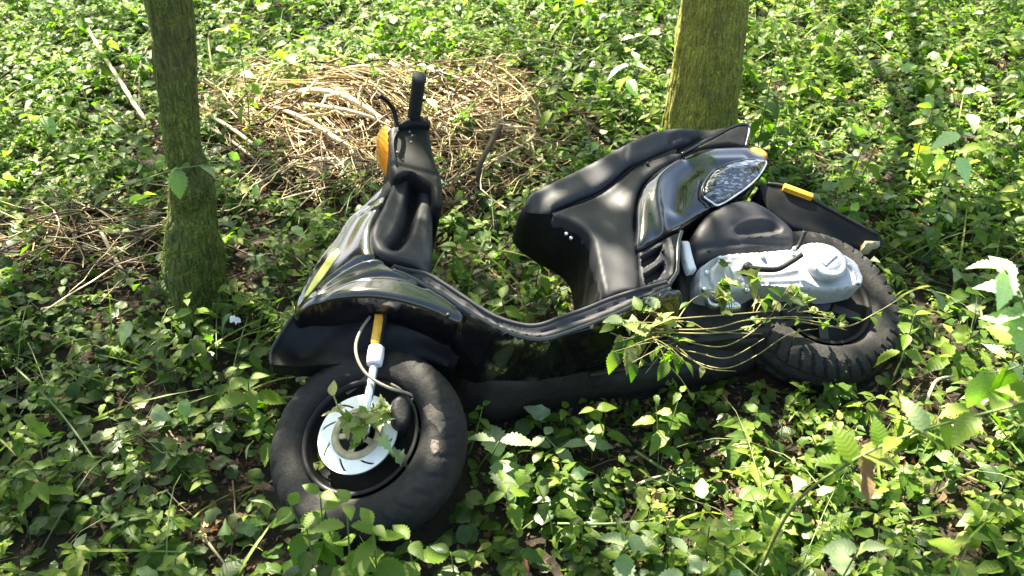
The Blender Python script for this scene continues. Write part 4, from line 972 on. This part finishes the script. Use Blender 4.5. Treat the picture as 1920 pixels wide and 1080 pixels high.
for bt, nm, mt, lb in [(B_NET, 'nettle_undergrowth', M_LEAF, 'mass of green nettles covering the forest floor'), (B_FRESH, 'fresh_undergrowth', M_BRIGHT, 'bright fresh green herbs lit by the sun'),
                       (B_IVY, 'ground_ivy', M_DEEP, 'low round leaved ground ivy creeping over the soil'), (B_STEM, 'plant_stalks', M_STEM, 'thin green stalks between the herbs'),
                       (B_PALE, 'upturned_glare_leaves', M_PALE, 'scattered leaves with pale undersides and sun glare put into their colour'), (B_GRASS, 'grass', M_BRIGHT, 'sparse thin grass blades among the herbs'), (B_SMALL, 'small_leaved_herbs', M_LEAF, 'darker small leaved herbs in the background')]:
    o = bt.build(nm, mt)
    if o: tag(o, lb, nm.replace('_', ' '), kind='stuff')

# ------------------------------------------------------------------ trees: trunk, limbs, and the crowns that dapple the light
def trunk_mesh(path, rad, seed, seg=56, knob=None):
    p = catmull(path, 14); n = len(p); r = np.interp(np.linspace(0, 1, n), np.linspace(0, 1, len(rad)), rad)
    V = []; rr = np.random.default_rng(seed); ph = rr.uniform(0, 6.28, 8)
    for i in range(n):
        for k in range(seg):
            a = 2*math.pi*k/seg; z = p[i][2]
            d = 1 + .05*math.sin(3*a+ph[0]+z*1.3) + .035*math.sin(5*a+ph[1]-z*2) + .022*math.sin(17*a+ph[2]+2*math.sin(z*9)) + .018*math.sin(23*a+ph[3]+3*math.sin(z*6+1)) + .02*math.sin(z*31+ph[4]+3*math.sin(2*a))
            d += .34*math.exp(-max(z, 0)/.085)*max(0, math.sin(4*a+ph[5]))
            if knob: d += knob(a, z)
            V.append((p[i][0]+r[i]*d*math.cos(a), p[i][1]+r[i]*d*math.sin(a), z))
    F = [(i*seg+k, i*seg+(k+1) % seg, (i+1)*seg+(k+1) % seg, (i+1)*seg+k) for i in range(n-1) for k in range(seg)]
    F.append(tuple((n-1)*seg+k for k in range(seg)))
    return np.array(V), F
def make_tree(px, widths, base, mat, label, tip, seed, knob=None):
    b = np.array(base); root = empty('tree', b); tag(root, label, 'tree')
    pts = [at_y(u, v, base[1]) for u, v in px]; pts[0][2] = -.06
    dep = [(p-CAMV) @ FWD for p in pts]; rad = [w/2*d/FPX for w, d in zip(widths, dep)]
    top = pts[-1]; up = (pts[-1]-pts[-3]); up /= np.linalg.norm(up)
    pts += [top+np.array([0, 0, .7])+up*.1, np.array(tip)*.4+top*.6+np.array([0, 0, .9]), np.array(tip)]; rad += [rad[-1]*.95, rad[-1]*.75, rad[-1]*.3]
    V, F = trunk_mesh([p-b for p in pts], rad, seed, knob=knob)
    link('trunk', mesh_py('trunk', V, F, mat), root)
    return root, b, np.array(pts[-3]), rad[-2]
LB = ground(372, 572); RB = ground(1316, 282)
def knobL(a, z): return .16*math.exp(-((z-.14)/.09)**2)*(1+.7*math.sin(3*a+8*z)) - .38*math.exp(-((z-.345)/.035)**2)*max(0, math.cos(a+1.4)) + .12*math.exp(-((z-.42)/.03)**2)*max(0, math.cos(a+1.4))+.02*math.sin(40*z+7*a)
treeL = make_tree([(374, 596), (368, 550), (360, 505), (357, 460), (356, 410), (357, 360), (352, 315), (341, 275), (336, 230), (330, 150), (322, 70), (314, 0)], [108, 92, 92, 98, 92, 82, 72, 66, 66, 74, 80, 84], LB, M_BARK2,
                  'slim mossy tree with a swollen crooked base left of the scooter', (-2.0, 5.0, 4.6), 3, knobL)
treeR = make_tree([(1312, 330), (1314, 282), (1316, 235), (1324, 170), (1332, 100), (1338, 45), (1343, 0)], [150, 136, 130, 128, 127, 126, 126], RB, M_BARK,
                  'thicker straight tree trunk with greenish bark behind the seat', (-.4, 6.0, 5.0), 5)

LIT = [(960, -40, 1300, 230, .88), (690, 235, 340, 105, 1.0), (1640, 230, 360, 210, .84), (1830, 500, 170, 220, .72), (90, 120, 280, 190, .66), (60, 370, 160, 130, .66), (1150, 990, 240, 80, .75), (1500, 1000, 380, 110, .88), (1830, 950, 200, 160, .75), (1300, 900, 150, 60, .6), (1110, 780, 60, 40, .7), (1620, 760, 160, 70, .5),
       (920, 400, 100, 70, .45), (1330, 120, 60, 140, .5), (250, 790, 360, 230, .03), (1200, 740, 420, 40, .05), (480, 440, 90, 60, .2)]
SPOT = [(L(1385, 287, .09), .12, 1), (L(1480, 500, .14), .16, .85), (L(668, 812, .07), .10, 1), (L(698, 680, .1), .08, 1), (L(690, 440, .15), .06, .9), (L(1200, 620, .2), .14, .95), (L(760, 250, .15), .1, .5), (L(900, 600, .16), .1, .3)]
SPOTW = [(at_y(1325, v_, RB[1]), .22, .8) for v_ in (40, 130, 220)] + [(at_y(318, v_, LB[1]), .12, .7) for v_ in (30, 120, 420)] + [(ground(610, 320), .14, 1), (ground(700, 290), .16, 1), (ground(560, 230), .2, 1)]
SPOT += [(L(1415, 288, .06), .06, 1), (L(765, 572, .18), .06, 1), (L(900, 620, .19), .07, .9), (L(1330, 300, .11), .08, .8), (L(830, 790, .07), .05, .8), (L(1190, 560, .18), .07, .6), (L(716, 262, .12), .05, 1), (L(590, 520, .04), .06, .6)]
SPOTW += [(ground(a_, b_, c_), d_, 1) for a_, b_, c_, d_ in ((1185, 70, .3, .16), (1385, 92, .35, .1), (1840, 150, .2, .16), (800, 125, .2, .12), (1840, 495, .3, .14), (1760, 660, .2, .16), (620, 980, .18, .13), (1090, 800, .1, .10), (1740, 240, .2, .22), (480, 170, .1, .15), (880, 410, .12, .09), (20, 420, .1, .12), (120, 60, .2, .2))]
SPOTW += [(at_depth(1890, 530, 1.45), .14, 1), (at_depth(1700, 860, 1.6), .12, .7)]
SHX = np.array([SUN.x/SUN.z, SUN.y/SUN.z])
def canopy():
    n = 66000; sx = U01(n, -4.2, 4.8); sy = U01(n, -1.2, 8.0)
    S = np.stack([sx, sy, np.zeros(n)], 1); u, v = project(S)
    lit = blob(u, v, LIT, .17)
    for w, r, s in [(to_world(p), r, s) for p, r, s in SPOT] + SPOTW:
        c = w[:2]-SHX*w[2]; k = np.exp(-(((sx-c[0])**2+(sy-c[1])**2)/r**2)**2); lit = lit*(1-k)+s*k
    wob = .5+.5*np.sin(sx*5.1+1.7*np.sin(sy*3.7))*np.cos(sy*4.7+1.3*np.sin(sx*4.1+2))
    big = .5+.5*np.sin(sx*2.9+1.3*np.sin(sy*2.1+.7))*np.sin(sy*3.1+1.1*np.cos(sx*2.3)); far_ = np.clip((sy-2.6)/.8, 0, 1)*(1-np.exp(-(((u-690)/360)**2+((v-235)/130)**2)**2)); lit = lit*(1-far_*.28*np.clip(1.25*big-.35, 0, 1))
    dens = np.clip(1.02-lit*1.04 - .10*(wob-.5), 0, 1)**1.25
    ok = U01(n) < dens; sx, sy = sx[ok], sy[ok]; n = len(sx)
    z = U01(n, 3.3, 5.6); P = np.stack([sx+SHX[0]*z, sy+SHX[1]*z, z], 1)
    gap = np.exp(-(((P[:, 0]-.6)/2.1)**2+((P[:, 1]-2.8)/1.4)**2)**1.5)          # unseen leaves thinned so open sky lights the machine and shows in its gloss
    ok = U01(n) > .85*gap*np.clip(1.4-dens[ok][:]*.4, 0, 1); P = P[ok]
    toR = (P[:, 0] + .25*P[:, 1]) > .9
    for (root, b, fork, rr), sel in ((treeL, ~toR), (treeR, toR)):
        bt = Batch(); q = P[sel]-b; m = len(q)
        bt.add(CANL[0], q, U01(m, 0, 6.28), RNG.normal(-.15, .4, m), RNG.normal(0, .4, m), U01(m, .07, .13), False)
        bt.build('crown', M_CANOPY, root)
        pick = RNG.choice(m, 46, False)
        for i in pick[:9]:
            a = fork-b; c = q[i]; mid = a*.5+c*.5+np.array([0, 0, .25])
            tube('branch', [a-np.array([0, 0, .12]), mid, c], [rr*.5, rr*.3, .006], M_BARK, root, 7, 6)
canopy()

# ------------------------------------------------------------------ plants, stems and scraps one can point to
HERO_ME = {}
def hero_mesh(i, mat):
    k = (i, mat.name)
    if k not in HERO_ME:
        V, F, UV = HERO[i]; HERO_ME[k] = mesh_np('leaf', V, F, mat, UV)
    return HERO_ME[k]
def put_leaf(root, base, p, az, pitch, roll, s, mat, i, label=None):
    o = bpy.data.objects.new('leaf', hero_mesh(i, mat)); COL.objects.link(o); o.parent = root
    M = rot(np.array([az]), np.array([pitch]), np.array([roll]))[0]*s
    m4 = Matrix(((*M[0], p[0]-base[0]), (*M[1], p[1]-base[1]), (*M[2], p[2]-base[2]), (0, 0, 0, 1))); o.matrix_basis = m4
    if label: o['label'] = label
def nettle(u, v, h, ln, pairs, label, mat=None, seed=0, az=None, tilt=.35, name='nettle_plant', cat='nettle', group=None):
    """the top of the plant is seen at (u, v), its foot stands on the soil below"""
    r = random.Random(seed*17+int(u)); mat = M_TOP if mat in (None, M_LEAF) else mat; ln *= 1.2; h += .035; tilt -= .12
    top = ground(u, v, h); foot = top.copy(); foot[0] += r.gauss(0, .03); foot[1] += r.gauss(0, .03); foot[2] = float(gh(foot[0], foot[1]))
    root = empty(name, foot); tag(root, label, cat, group)
    mid = (top+foot)/2 + np.array([r.gauss(0, .01), r.gauss(0, .01), 0])
    tube('stem', [foot-foot, mid-foot, top-foot], [.0028, .0022, .0015], M_STEM, root, 6, 5)
    a0 = az if az is not None else r.uniform(0, 6.28)
    for k in range(pairs):
        f = k/max(pairs, 1); c = top*(1-f*.75)+foot*(f*.75); s = ln*min(1.0, .55+.25*k)
        for sd in (0, 1):
            a = a0+k*math.pi/2+sd*math.pi+r.gauss(0, .15); p = tilt-.25*k+r.gauss(0, .12)
            d = np.array([-math.sin(a)*math.cos(.2), math.cos(a)*math.cos(.2), .2])*s*.16
            put_leaf(root, foot, c+d, a, p, r.gauss(0, .18), s*r.uniform(.85, 1.12), mat, r.randrange(3))
    return root
for i, (u, v, h, ln, pr, lb, mt) in enumerate(NP):
    if lb: nettle(u, v, h, ln, pr, lb, mt, seed=i)

MB = Batch(); mn = 1500; ma = U01(mn, 0, 6.28); mz = np.abs(RNG.normal(.0, .16, mn))
mz = np.where(U01(mn) < .5, U01(mn, .0, .25), U01(mn, .02, .62)); keep_ = U01(mn) < .25+.75*np.clip(.5-.6*np.cos(ma+1.2)+.4*np.sin(mz*22+ma*2), 0, 1); ma, mz = ma[keep_], mz[keep_]
_tr = [c for c in treeL[0].children if c.name.startswith('trunk')][0]; _co = np.empty(len(_tr.data.vertices)*3, np.float32); _tr.data.vertices.foreach_get('co', _co); _co = _co.reshape(-1, 56, 3)
_ri = np.array([np.argmin(np.abs(_co[:, 0, 2]-z_)) for z_ in mz]); _ki = (ma/6.2832*56).astype(int) % 56
MB.add(SMALL[0], _co[_ri, _ki].astype(float), ma-math.pi/2, RNG.normal(-.2, .6, len(ma)), RNG.normal(0, .6, len(ma)), U01(len(ma), .006, .014), False)
tag(MB.build('moss', M_LEAF, treeL[0]), kind='stuff')
# a bare stem with hanging leaves across the mossy tree
def sprig(pts, rad, leaves, label, cat='sprig', name='nettle_sprig', smat=None, lmat=None):
    """pts world points; leaves: (fraction, azimuth, pitch, length)"""
    pts = [np.array(p, float) for p in pts]; base = pts[0]; root = empty(name, base); tag(root, label, cat)
    tube('stem', [p-base for p in pts], rad, smat or M_STEM, root, 6, 8); C = catmull(pts, 12)
    for j, lf in enumerate(leaves):
        f, az, pit, s = lf[:4]; mt = lf[4] if len(lf) > 4 else (lmat or M_LEAF); sh = lf[5] if len(lf) > 5 else j % 3
        put_leaf(root, base, C[min(len(C)-1, int(f*(len(C)-1)))], az, pit, (j % 3-1)*.25, s, mt, sh)
    return root
yt = LB[1]-.10
sprig([at_y(175, 372, yt-.05), at_y(260, 340, yt-.03), at_y(345, 315, yt-.02), at_y(430, 308, yt)], [.0028, .0024, .0015], [(.62, 3.2, -1.25, .085, M_PALE), (.95, -1.2, .1, .05), (.98, -2.0, -.2, .05), (.80, -1.9, -.3, .05, M_PALE), (.3, .4, .1, .05), (.45, 2.6, -.3, .05), (.7, 1.0, -.2, .06), (.15, 2.2, -.1, .05)], 'thin nettle stem crossing the mossy tree with one hanging leaf')
sprig([ground(395, 640), ground(398, 600, .06), ground(400, 568, .12)], [.003, .002, .002], [(.62, 2.95, 1.0, .095, M_WILT), (.8, -1.0, .3, .05)], 'pale pleated leaf standing upright at the foot of the mossy tree')
sprig([ground(505, 905), ground(545, 885, .08), ground(600, 866, .14), ground(628, 858, .17)], [.0022, .0018, .0012], [(.55, 0.2, .7, .03), (.62, 3.0, .2, .028), (.7, .3, .9, .03), (.78, 2.7, .1, .03), (.9, .5, .6, .03), (.98, 4.7, .3, .04), (.45, .1, 1.1, .028), (.4, .6, .9, .026)], 'thin light green sprig leaning onto the left of the front rim', lmat=M_BRIGHT)

# tuft of weeds caught in the brake disc
def wl(u, v, z): return to_world(L(u, v, z))
def caught(label, stems, name, cat, lmat, smat, base):
    root = empty(name, base); tag(root, label, cat)
    for pts, rad, leaves in stems:
        pts = [np.array(p) for p in pts]; tube('stem', [p-base for p in pts], rad, smat, root, 6, 6); C = catmull(pts, 12)
        for j, (f, az, pit, s, *m) in enumerate(leaves):
            put_leaf(root, base, C[min(len(C)-1, int(f*(len(C)-1)))], az, pit, (j % 3-1)*.4, s, m[0] if m else lmat, 4 if (m and m[0] in (M_WILT, M_PALE) and j % 4) or len(stems) > 10 and j % 2 else j % 3)
    return root
rr = random.Random(11)
def rl(n, f0, f1, s, mats=(None,)):
    out = []
    for k in range(n):
        m = rr.choice(mats); e = (rr.uniform(f0, f1), rr.uniform(0, 6.28), rr.gauss(.2, .5), s*rr.uniform(.6, 1.2)); out.append(e+(m,) if m else e)
    return out
caught('wilted weed tuft caught between the fork foot and the brake disc', [
    ([wl(640, 770, .09), wl(665, 790, .13), wl(700, 798, .13), wl(738, 858, .10)], .0022, rl(10, .05, .8, .045, (M_WILT, M_WILT, M_TOP, M_PALE)) + [(.93, 4.3, -.1, .05, M_PALE), (.8, 3.6, .1, .04, M_PALE)]),
    ([wl(625, 740, .10), wl(640, 775, .12), wl(670, 812, .11), wl(668, 838, .10)], .002, [(.0, .2, .5, .04, M_WILT)] + rl(8, .2, 1, .036, (M_WILT, M_PALE, M_BRIGHT))),
    ([wl(650, 800, .10), wl(690, 780, .12), wl(725, 765, .12), wl(730, 790, .11)], .0018, rl(8, .3, 1, .036, (M_WILT, M_BRIGHT))),
    ([wl(660, 775, .10), wl(700, 770, .12), wl(722, 748, .12)], .0016, rl(5, .3, 1, .03, (M_BRIGHT, M_LEAF)))],
    'weed_tuft', 'weeds', M_LEAF, M_STEM, wl(680, 800, .1))

# bunch of pulled, wilting stalks thrown over the rear of the footboard
ST = []
fan = [[(1250, 612), (1330, 610), (1410, 598), (1500, 595), (1590, 612)], [(1250, 620), (1330, 632), (1400, 622), (1460, 598), (1560, 600)], [(1255, 625), (1340, 647), (1400, 625), (1450, 590)],
       [(1240, 640), (1300, 680), (1360, 693), (1420, 668), (1475, 622), (1530, 610)], [(1240, 600), (1300, 592), (1400, 585), (1480, 575)], [(1250, 605), (1300, 570), (1330, 545)], [(1230, 650), (1300, 655), (1370, 665), (1430, 640)], [(1240, 615), (1210, 655), (1200, 690)], [(1235, 660), (1275, 705), (1290, 735)], [(1245, 605), (1290, 600), (1335, 628), (1425, 632)], [(1500, 600), (1580, 610), (1640, 585), (1690, 560)],
       [(1250, 632), (1180, 640), (1150, 625)], [(1260, 655), (1320, 690), (1375, 690)], [(1235, 640), (1205, 700)]]
for k, f in enumerate(fan):
    f = [(u_ + (rr.uniform(-22, 22) if j == 0 else rr.uniform(-6, 6)), v_ + rr.uniform(-7, 7)) for j, (u_, v_) in enumerate(f)]; zz = [.17 + .015*math.sin(k*1.7+j) - (.03 if j > 2 else 0) - (.05 if p[1] > 640 else 0) for j, p in enumerate(f)]
    ST.append(([wl(u, v, z) for (u, v), z in zip(f, zz)], [.0019, .0016, .001], rl(3 if k in (0, 1, 4, 5, 10) else 1, .3, 1, .036, (M_LEAF, M_WILT))))
def toward(az, pit, s, m): return (az, pit, s, m)
heads = [((1235, 575), .9, .35, .060, M_PALE), ((1165, 600), 1.9, .3, .060, M_PALE), ((1225, 612), -1.2, .5, .085, M_WILT), ((1215, 625), 1.6, .6, .080, M_WILT), ((1165, 640), 2.9, -.7, .085, M_LEAF), ((1180, 650), 3.2, -.8, .085, M_WILT), ((1150, 660), 3.0, -.9, .07, M_LEAF), ((1185, 680), 3.3, -.8, .06, M_LEAF),
         ((1200, 580), .4, .5, .055, M_LEAF), ((1270, 640), -1.4, .2, .055, M_LEAF), ((1265, 665), 3.5, -.6, .06, M_BRIGHT), ((1250, 680), 2.6, -.6, .06, M_LEAF), ((1285, 680), 4.0, -.5, .05, M_LEAF), ((1240, 600), -.9, .5, .05, M_WILT), ((1150, 610), 2.2, .1, .05, M_LEAF), ((1190, 615), .2, .6, .05, M_BRIGHT)]
for (u, v), az, pit, s, m in heads:
    a = wl(u, v, .19); b2 = wl(1245 + rr.uniform(-45, 45), 622 + rr.uniform(-22, 22), .175); ST.append(([b2, (a+b2)/2+EZ*.012, a], .0009, [(1., az, pit, s*.78, m), (.8, az+rr.gauss(0, .9), pit-.4, s*.5, m), (.6, az+rr.gauss(0, 1.2), pit, s*.42, m)]))
for (u, v), n, s in [((1355, 500), 3, .04), ((1350, 530), 5, .05), ((1420, 520), 4, .045), ((1480, 535), 5, .04), ((1500, 545), 5, .035), ((1430, 560), 4, .04), ((1330, 550), 4, .04), ((1530, 560), 4, .035), ((1560, 590), 5, .03), ((1590, 610), 4, .03)]:
    a = wl(u, v, .165); c = wl(1400+(u-1400)*.6, 585, .17); ST.append(([c, (a+c)/2+EZ*.01, a], .0015, rl(n, .5, 1, s, (M_LEAF, M_WILT, M_LEAF))))
caught('bunch of pulled wilting nettle stalks draped over the footboard end and engine', ST, 'wilted_nettle_bunch', 'nettle bunch', M_WILT, M_WSTALK, wl(1245, 620, .17))

# out of focus growth close to the lens
def near(u, v, t): return at_depth(u, v, t)
sprig([ground(1400, 1130), near(1480, 960, 1.75), near(1590, 870, 1.62), near(1720, 810, 1.58), near(1905, 760, 1.5), near(1990, 735, 1.45)], [.003, .0026, .002],
      [(.42, .5, .7, 0.065, M_BRIGHT), (.45, -1.5, -.05, 0.072, M_LEAF), (.40, 1.4, .1, 0.061, M_BRIGHT), (.62, .6, .7, 0.061, M_PALE), (.60, -1.3, -.35, 0.079, M_LEAF), (.66, 4.0, -.9, 0.050, M_BRIGHT), (.46, 3.05, -1.1, 0.076, M_TANLEAF, 3), (.85, -.3, .5, 0.050, M_BRIGHT), (.8, 4.2, -.7, 0.058, M_BRIGHT), (.5, .2, .9, 0.050, M_TOP), (.72, 2.2, -.3, 0.058, M_TOP), (.76, -.6, -.1, 0.072, M_TOP), (.9, 1.3, .2, 0.065, M_BRIGHT), (.93, 3.4, -.8, 0.065, M_TOP), (.55, 2.3, .2, 0.050, M_BRIGHT)],
      'blurred nettle branch close to the camera with a hanging brown dead leaf')
sprig([ground(2040, 900), near(1960, 700, 1.5), near(1915, 560, 1.45), near(1880, 500, 1.4)], [.003, .0024, .0018], [(.5, 1.2, .2, .065, M_PALE), (.72, 1.4, .5, .06, M_GLARE), (.95, 1.5, .2, .055, M_GLARE), (.9, 2.8, -.5, .055, M_GLARE), (.85, .2, .5, .05, M_GLARE), (.6, 2.0, .1, .06, M_PALE), (.4, .6, .2, .09, M_TOP), (.3, 2.4, -.3, .09, M_TOP), (.65, 3.0, -.6, .09, M_PALE), (.2, 1.2, .1, .08, M_BRIGHT)], 'blurred pale leaved branch at the right edge of the picture')
sprig([near(2000, 640, 1.7), near(1900, 690, 1.7), near(1840, 700, 1.72)], [.002, .0016, .001], [(.6, 3.0, -1.2, .085, M_BRIGHT), (.95, 3.2, -1.25, .085, M_PALE), (.3, 1.0, .2, .07, M_LEAF)], 'two large leaves hanging from a twig at the right edge')

# dry stems, sticks and stones
def stick(px, rad, label, mat, name='dry_stem', cat='dry stem'):
    pts = [ground(u, v, h) for u, v, h in px]; b = pts[0]; p = catmull([q-b for q in pts], 8)
    r = np.interp(np.linspace(0, 1, len(p)), np.linspace(0, 1, len(rad)), rad); V, F = tube_arrays(p, r, 8)
    V = V + np.random.default_rng(int(px[0][0])).normal(0, max(rad)*.08, V.shape)
    o = link(name, mesh_py(name, V, F, mat)); o.location = b; tag(o, label, cat)
stick([(835, 352, .01), (875, 325, .05), (930, 298, .07), (980, 272, .08), (1003, 250, .09), (990, 240, .10), (950, 240, .10), (900, 246, .08), (845, 245, .05)], [.006, .0055, .005, .005], 'pale stem bent into a loop right of the handlebar head', M_DRYSTEM)
stick([(992, 250, .09), (1000, 285, .06), (1000, 320, .02)], [.005, .004], 'short stem hanging down from the bent loop', M_DRYSTEM)
stick([(900, 150, .16), (915, 108, .24), (928, 130, .2), (937, 190, .10), (938, 235, .02)], [.0035, .0045, .0045, .004], 'tall kinked straw with a hooked top behind the heap', M_DRYSTEM)
stick([(905, 360, .0), (897, 320, .08), (925, 260, .16), (940, 235, .2)], [.011, .010, .008], 'reddish brown stub standing between handlebar and seat', M_TWIG, 'stub', 'stub')
stick([(1160, 272, .0), (1105, 235, .02), (1080, 222, .03)], [.014, .012, .009], 'brown fallen branch left of the thicker tree', M_TWIG, 'fallen_branch', 'branch')
stick([(165, 55, .20), (195, 105, .17), (230, 160, .12), (255, 200, .08), (280, 235, .03)], [.006, .0085, .009, .0075], 'long reddish branch with peeling bark left of the mossy tree', M_DRYSTEM, 'peeling_branch', 'branch')
stick([(275, 90, .14), (262, 140, .10), (262, 240, .02)], [.004, .0035], 'thin dark upright twig beside the peeling branch', M_TWIG, 'thin_twig', 'twig')
stick([(60, 440, .02), (130, 432, .04), (230, 440, .04), (300, 445, .02)], [.010, .012, .010], 'tan stick lying level left of the mossy tree', M_TWIG, 'level_stick', 'stick')
stick([(190, 435, .09), (205, 465, .07), (230, 510, .04), (255, 545, .01)], [.006, .007, .007], 'pale greenish bent stick below the level stick', M_DRYSTEM, 'bent_stick', 'stick')
stick([(390, 215, .07), (440, 245, .07), (500, 290, .03)], [.008, .007, .006], 'thick bleached stalk at the left end of the straw heap', M_DRYSTEM)
stick([(385, 235, .05), (430, 262, .05), (480, 300, .02)], [.006, .006, .005], 'second bleached stalk below the thick one at the left of the heap', M_DRYSTEM)
stick([(520, 175, .08), (600, 170, .11), (660, 188, .11), (735, 235, .08)], [.010, .011, .009], 'long thick stalk arching along the back of the straw heap', M_DRYSTEM)
stick([(570, 195, .08), (640, 205, .10), (700, 222, .08), (732, 240, .06)], [.007, .008, .006], 'stalk arching just in front of the longest one', M_DRYSTEM)
stick([(515, 200, .07), (575, 225, .08), (630, 260, .08), (660, 285, .05), (690, 350, .0)], [.007, .009, .009, .006], 'sunlit stalk slanting down towards the handlebar head', M_DRYSTEM)
stick([(640, 130, .10), (690, 124, .12), (740, 150, .1)], [.005, .005, .004], 'short arching stalk behind the straw heap', M_DRYSTEM)
stick([(440, 365, .02), (500, 335, .06), (560, 300, .10)], [.004, .004, .003], 'straight thin stalk leaning on the pale stone', M_DRYSTEM)
stick([(455, 400, .02), (540, 370, .05), (640, 345, .04)], [.004, .004, .003], 'thin stalk lying in the shade in front of the pale stone', M_DRYSTEM)
stick([(1190, 845, .05), (1270, 895, .04), (1340, 930, .03)], [.004, .004, .003], 'light green stalk slanting over the sunlit litter at lower middle', M_STEM, 'green_stalk', 'stalk')
stick([(1065, 960, .06), (1105, 990, .05), (1140, 1020, .03)], [.0045, .0045, .004], 'short thick green stalk at the bottom middle', M_STEM, 'green_stalk', 'stalk')
stick([(1045, 982, .05), (1150, 982, .06), (1265, 968, .05)], [.003, .003, .002], 'level green stalk crossing the bottom middle', M_STEM, 'green_stalk', 'stalk')
stick([(1175, 920, .03), (1215, 900, .04), (1250, 890, .04)], [.004, .0035, .003], 'short tan twig in the sunlit litter at lower middle', M_DRYSTEM, 'short_twig', 'twig')
stick([(375, 998, .03), (400, 1030, .04), (425, 1062, .03)], [.0035, .003, .002], 'whitish bare stalk beside the dark soil at lower left', M_DRYSTEM)
stick([(30, 690, .10), (110, 770, .08), (190, 880, .04)], [.003, .003, .002], 'long green stalk slanting through the dark left corner', M_STEM, 'green_stalk', 'stalk')
stick([(1735, 760, .05), (1755, 715, .07), (1790, 705, .06)], [.004, .004, .003], 'kinked tan stalk right below the rear tyre', M_DRYSTEM)

def lump(name, u, v, size, mat, label, cat, seed, rotz=0, flat=False):
    p = ground(u, v, size[2]*.4); bm = bmesh.new(); bmesh.ops.create_icosphere(bm, subdivisions=4, radius=1)
    r = np.random.default_rng(seed); dirs = r.normal(0, 1, (9, 3)); dirs /= np.linalg.norm(dirs, axis=1, keepdims=True)
    for vv in bm.verts:
        c = np.array(vv.co); k = 1.0
        for d in dirs:
            q = c @ d
            if q > .68: c = c - d*(q-.68)*.85
        c = c*(1+.03*math.sin(9*c[0]+seed)*math.cos(8*c[1])); vv.co = (c[0]*size[0], c[1]*size[1], c[2]*size[2])
    me = bpy.data.meshes.new(name); bm.to_mesh(me); bm.free()
    for q in me.polygons: q.use_smooth = True
    me.materials.append(mat); o = link(name, me); o.location = p; o.rotation_euler = (.1, -.15, rotz); tag(o, label, cat)
lump('pale_stone', 600, 316, (.075, .05, .055), M_STONE, 'pale yellowish stone lit by the sun in front of the straw heap', 'stone', 2, .1)
lump('pale_stone', 655, 312, (.045, .04, .034), M_STONE, 'smaller pale stone wedged between the big stone and the handlebar', 'stone', 5, .6)
lump('mossy_stone', 455, 225, (.035, .03, .028), M_STONE, 'small rounded stone under the left end of the straw', 'stone', 8, .4)
lump('stone_chip', 740, 128, (.035, .02, .022), M_STONE, 'small tan stone chip behind the heap near the grip', 'stone', 9, .9)

# a scrap of pale blue plastic film, and small white petals
def scrap(name, u, v, lift, w, l, mat, label, cat, seed):
    p = ground(u, v, lift); r = np.random.default_rng(seed); V, F = [], []; n = 7
    for s_ in (0, .0012):
        for i in range(n):
            for j in range(4):
                V.append(((j/3-.5)*w*(1-.4*abs(i/(n-1)-.5)) + .15*w*math.sin(i*1.3), (i/(n-1)-.5)*l, .25*w*math.sin(i*1.1+j*1.7) + s_))
    for i in range(n-1):
        for j in range(3):
            a = i*4+j; F.append((a, a+1, a+5, a+4)); F.append((a+n*4+4, a+n*4+5, a+n*4+1, a+n*4))
    o = link(name, mesh_py(name, V, F, mat)); o.location = p; o.rotation_euler = (r.uniform(.2, .7), r.uniform(-.4, .4), r.uniform(-.6, 1.2)); tag(o, label, cat)
scrap('plastic_scrap', 178, 348, .06, .018, .06, M_BLUE, 'crumpled scrap of pale blue plastic among the herbs left of the mossy tree', 'plastic scrap', 1)
scrap('white_petal', 440, 600, .10, .022, .03, M_WHITE, 'single white petal lying beside the upright pleated leaf', 'petal', 2)
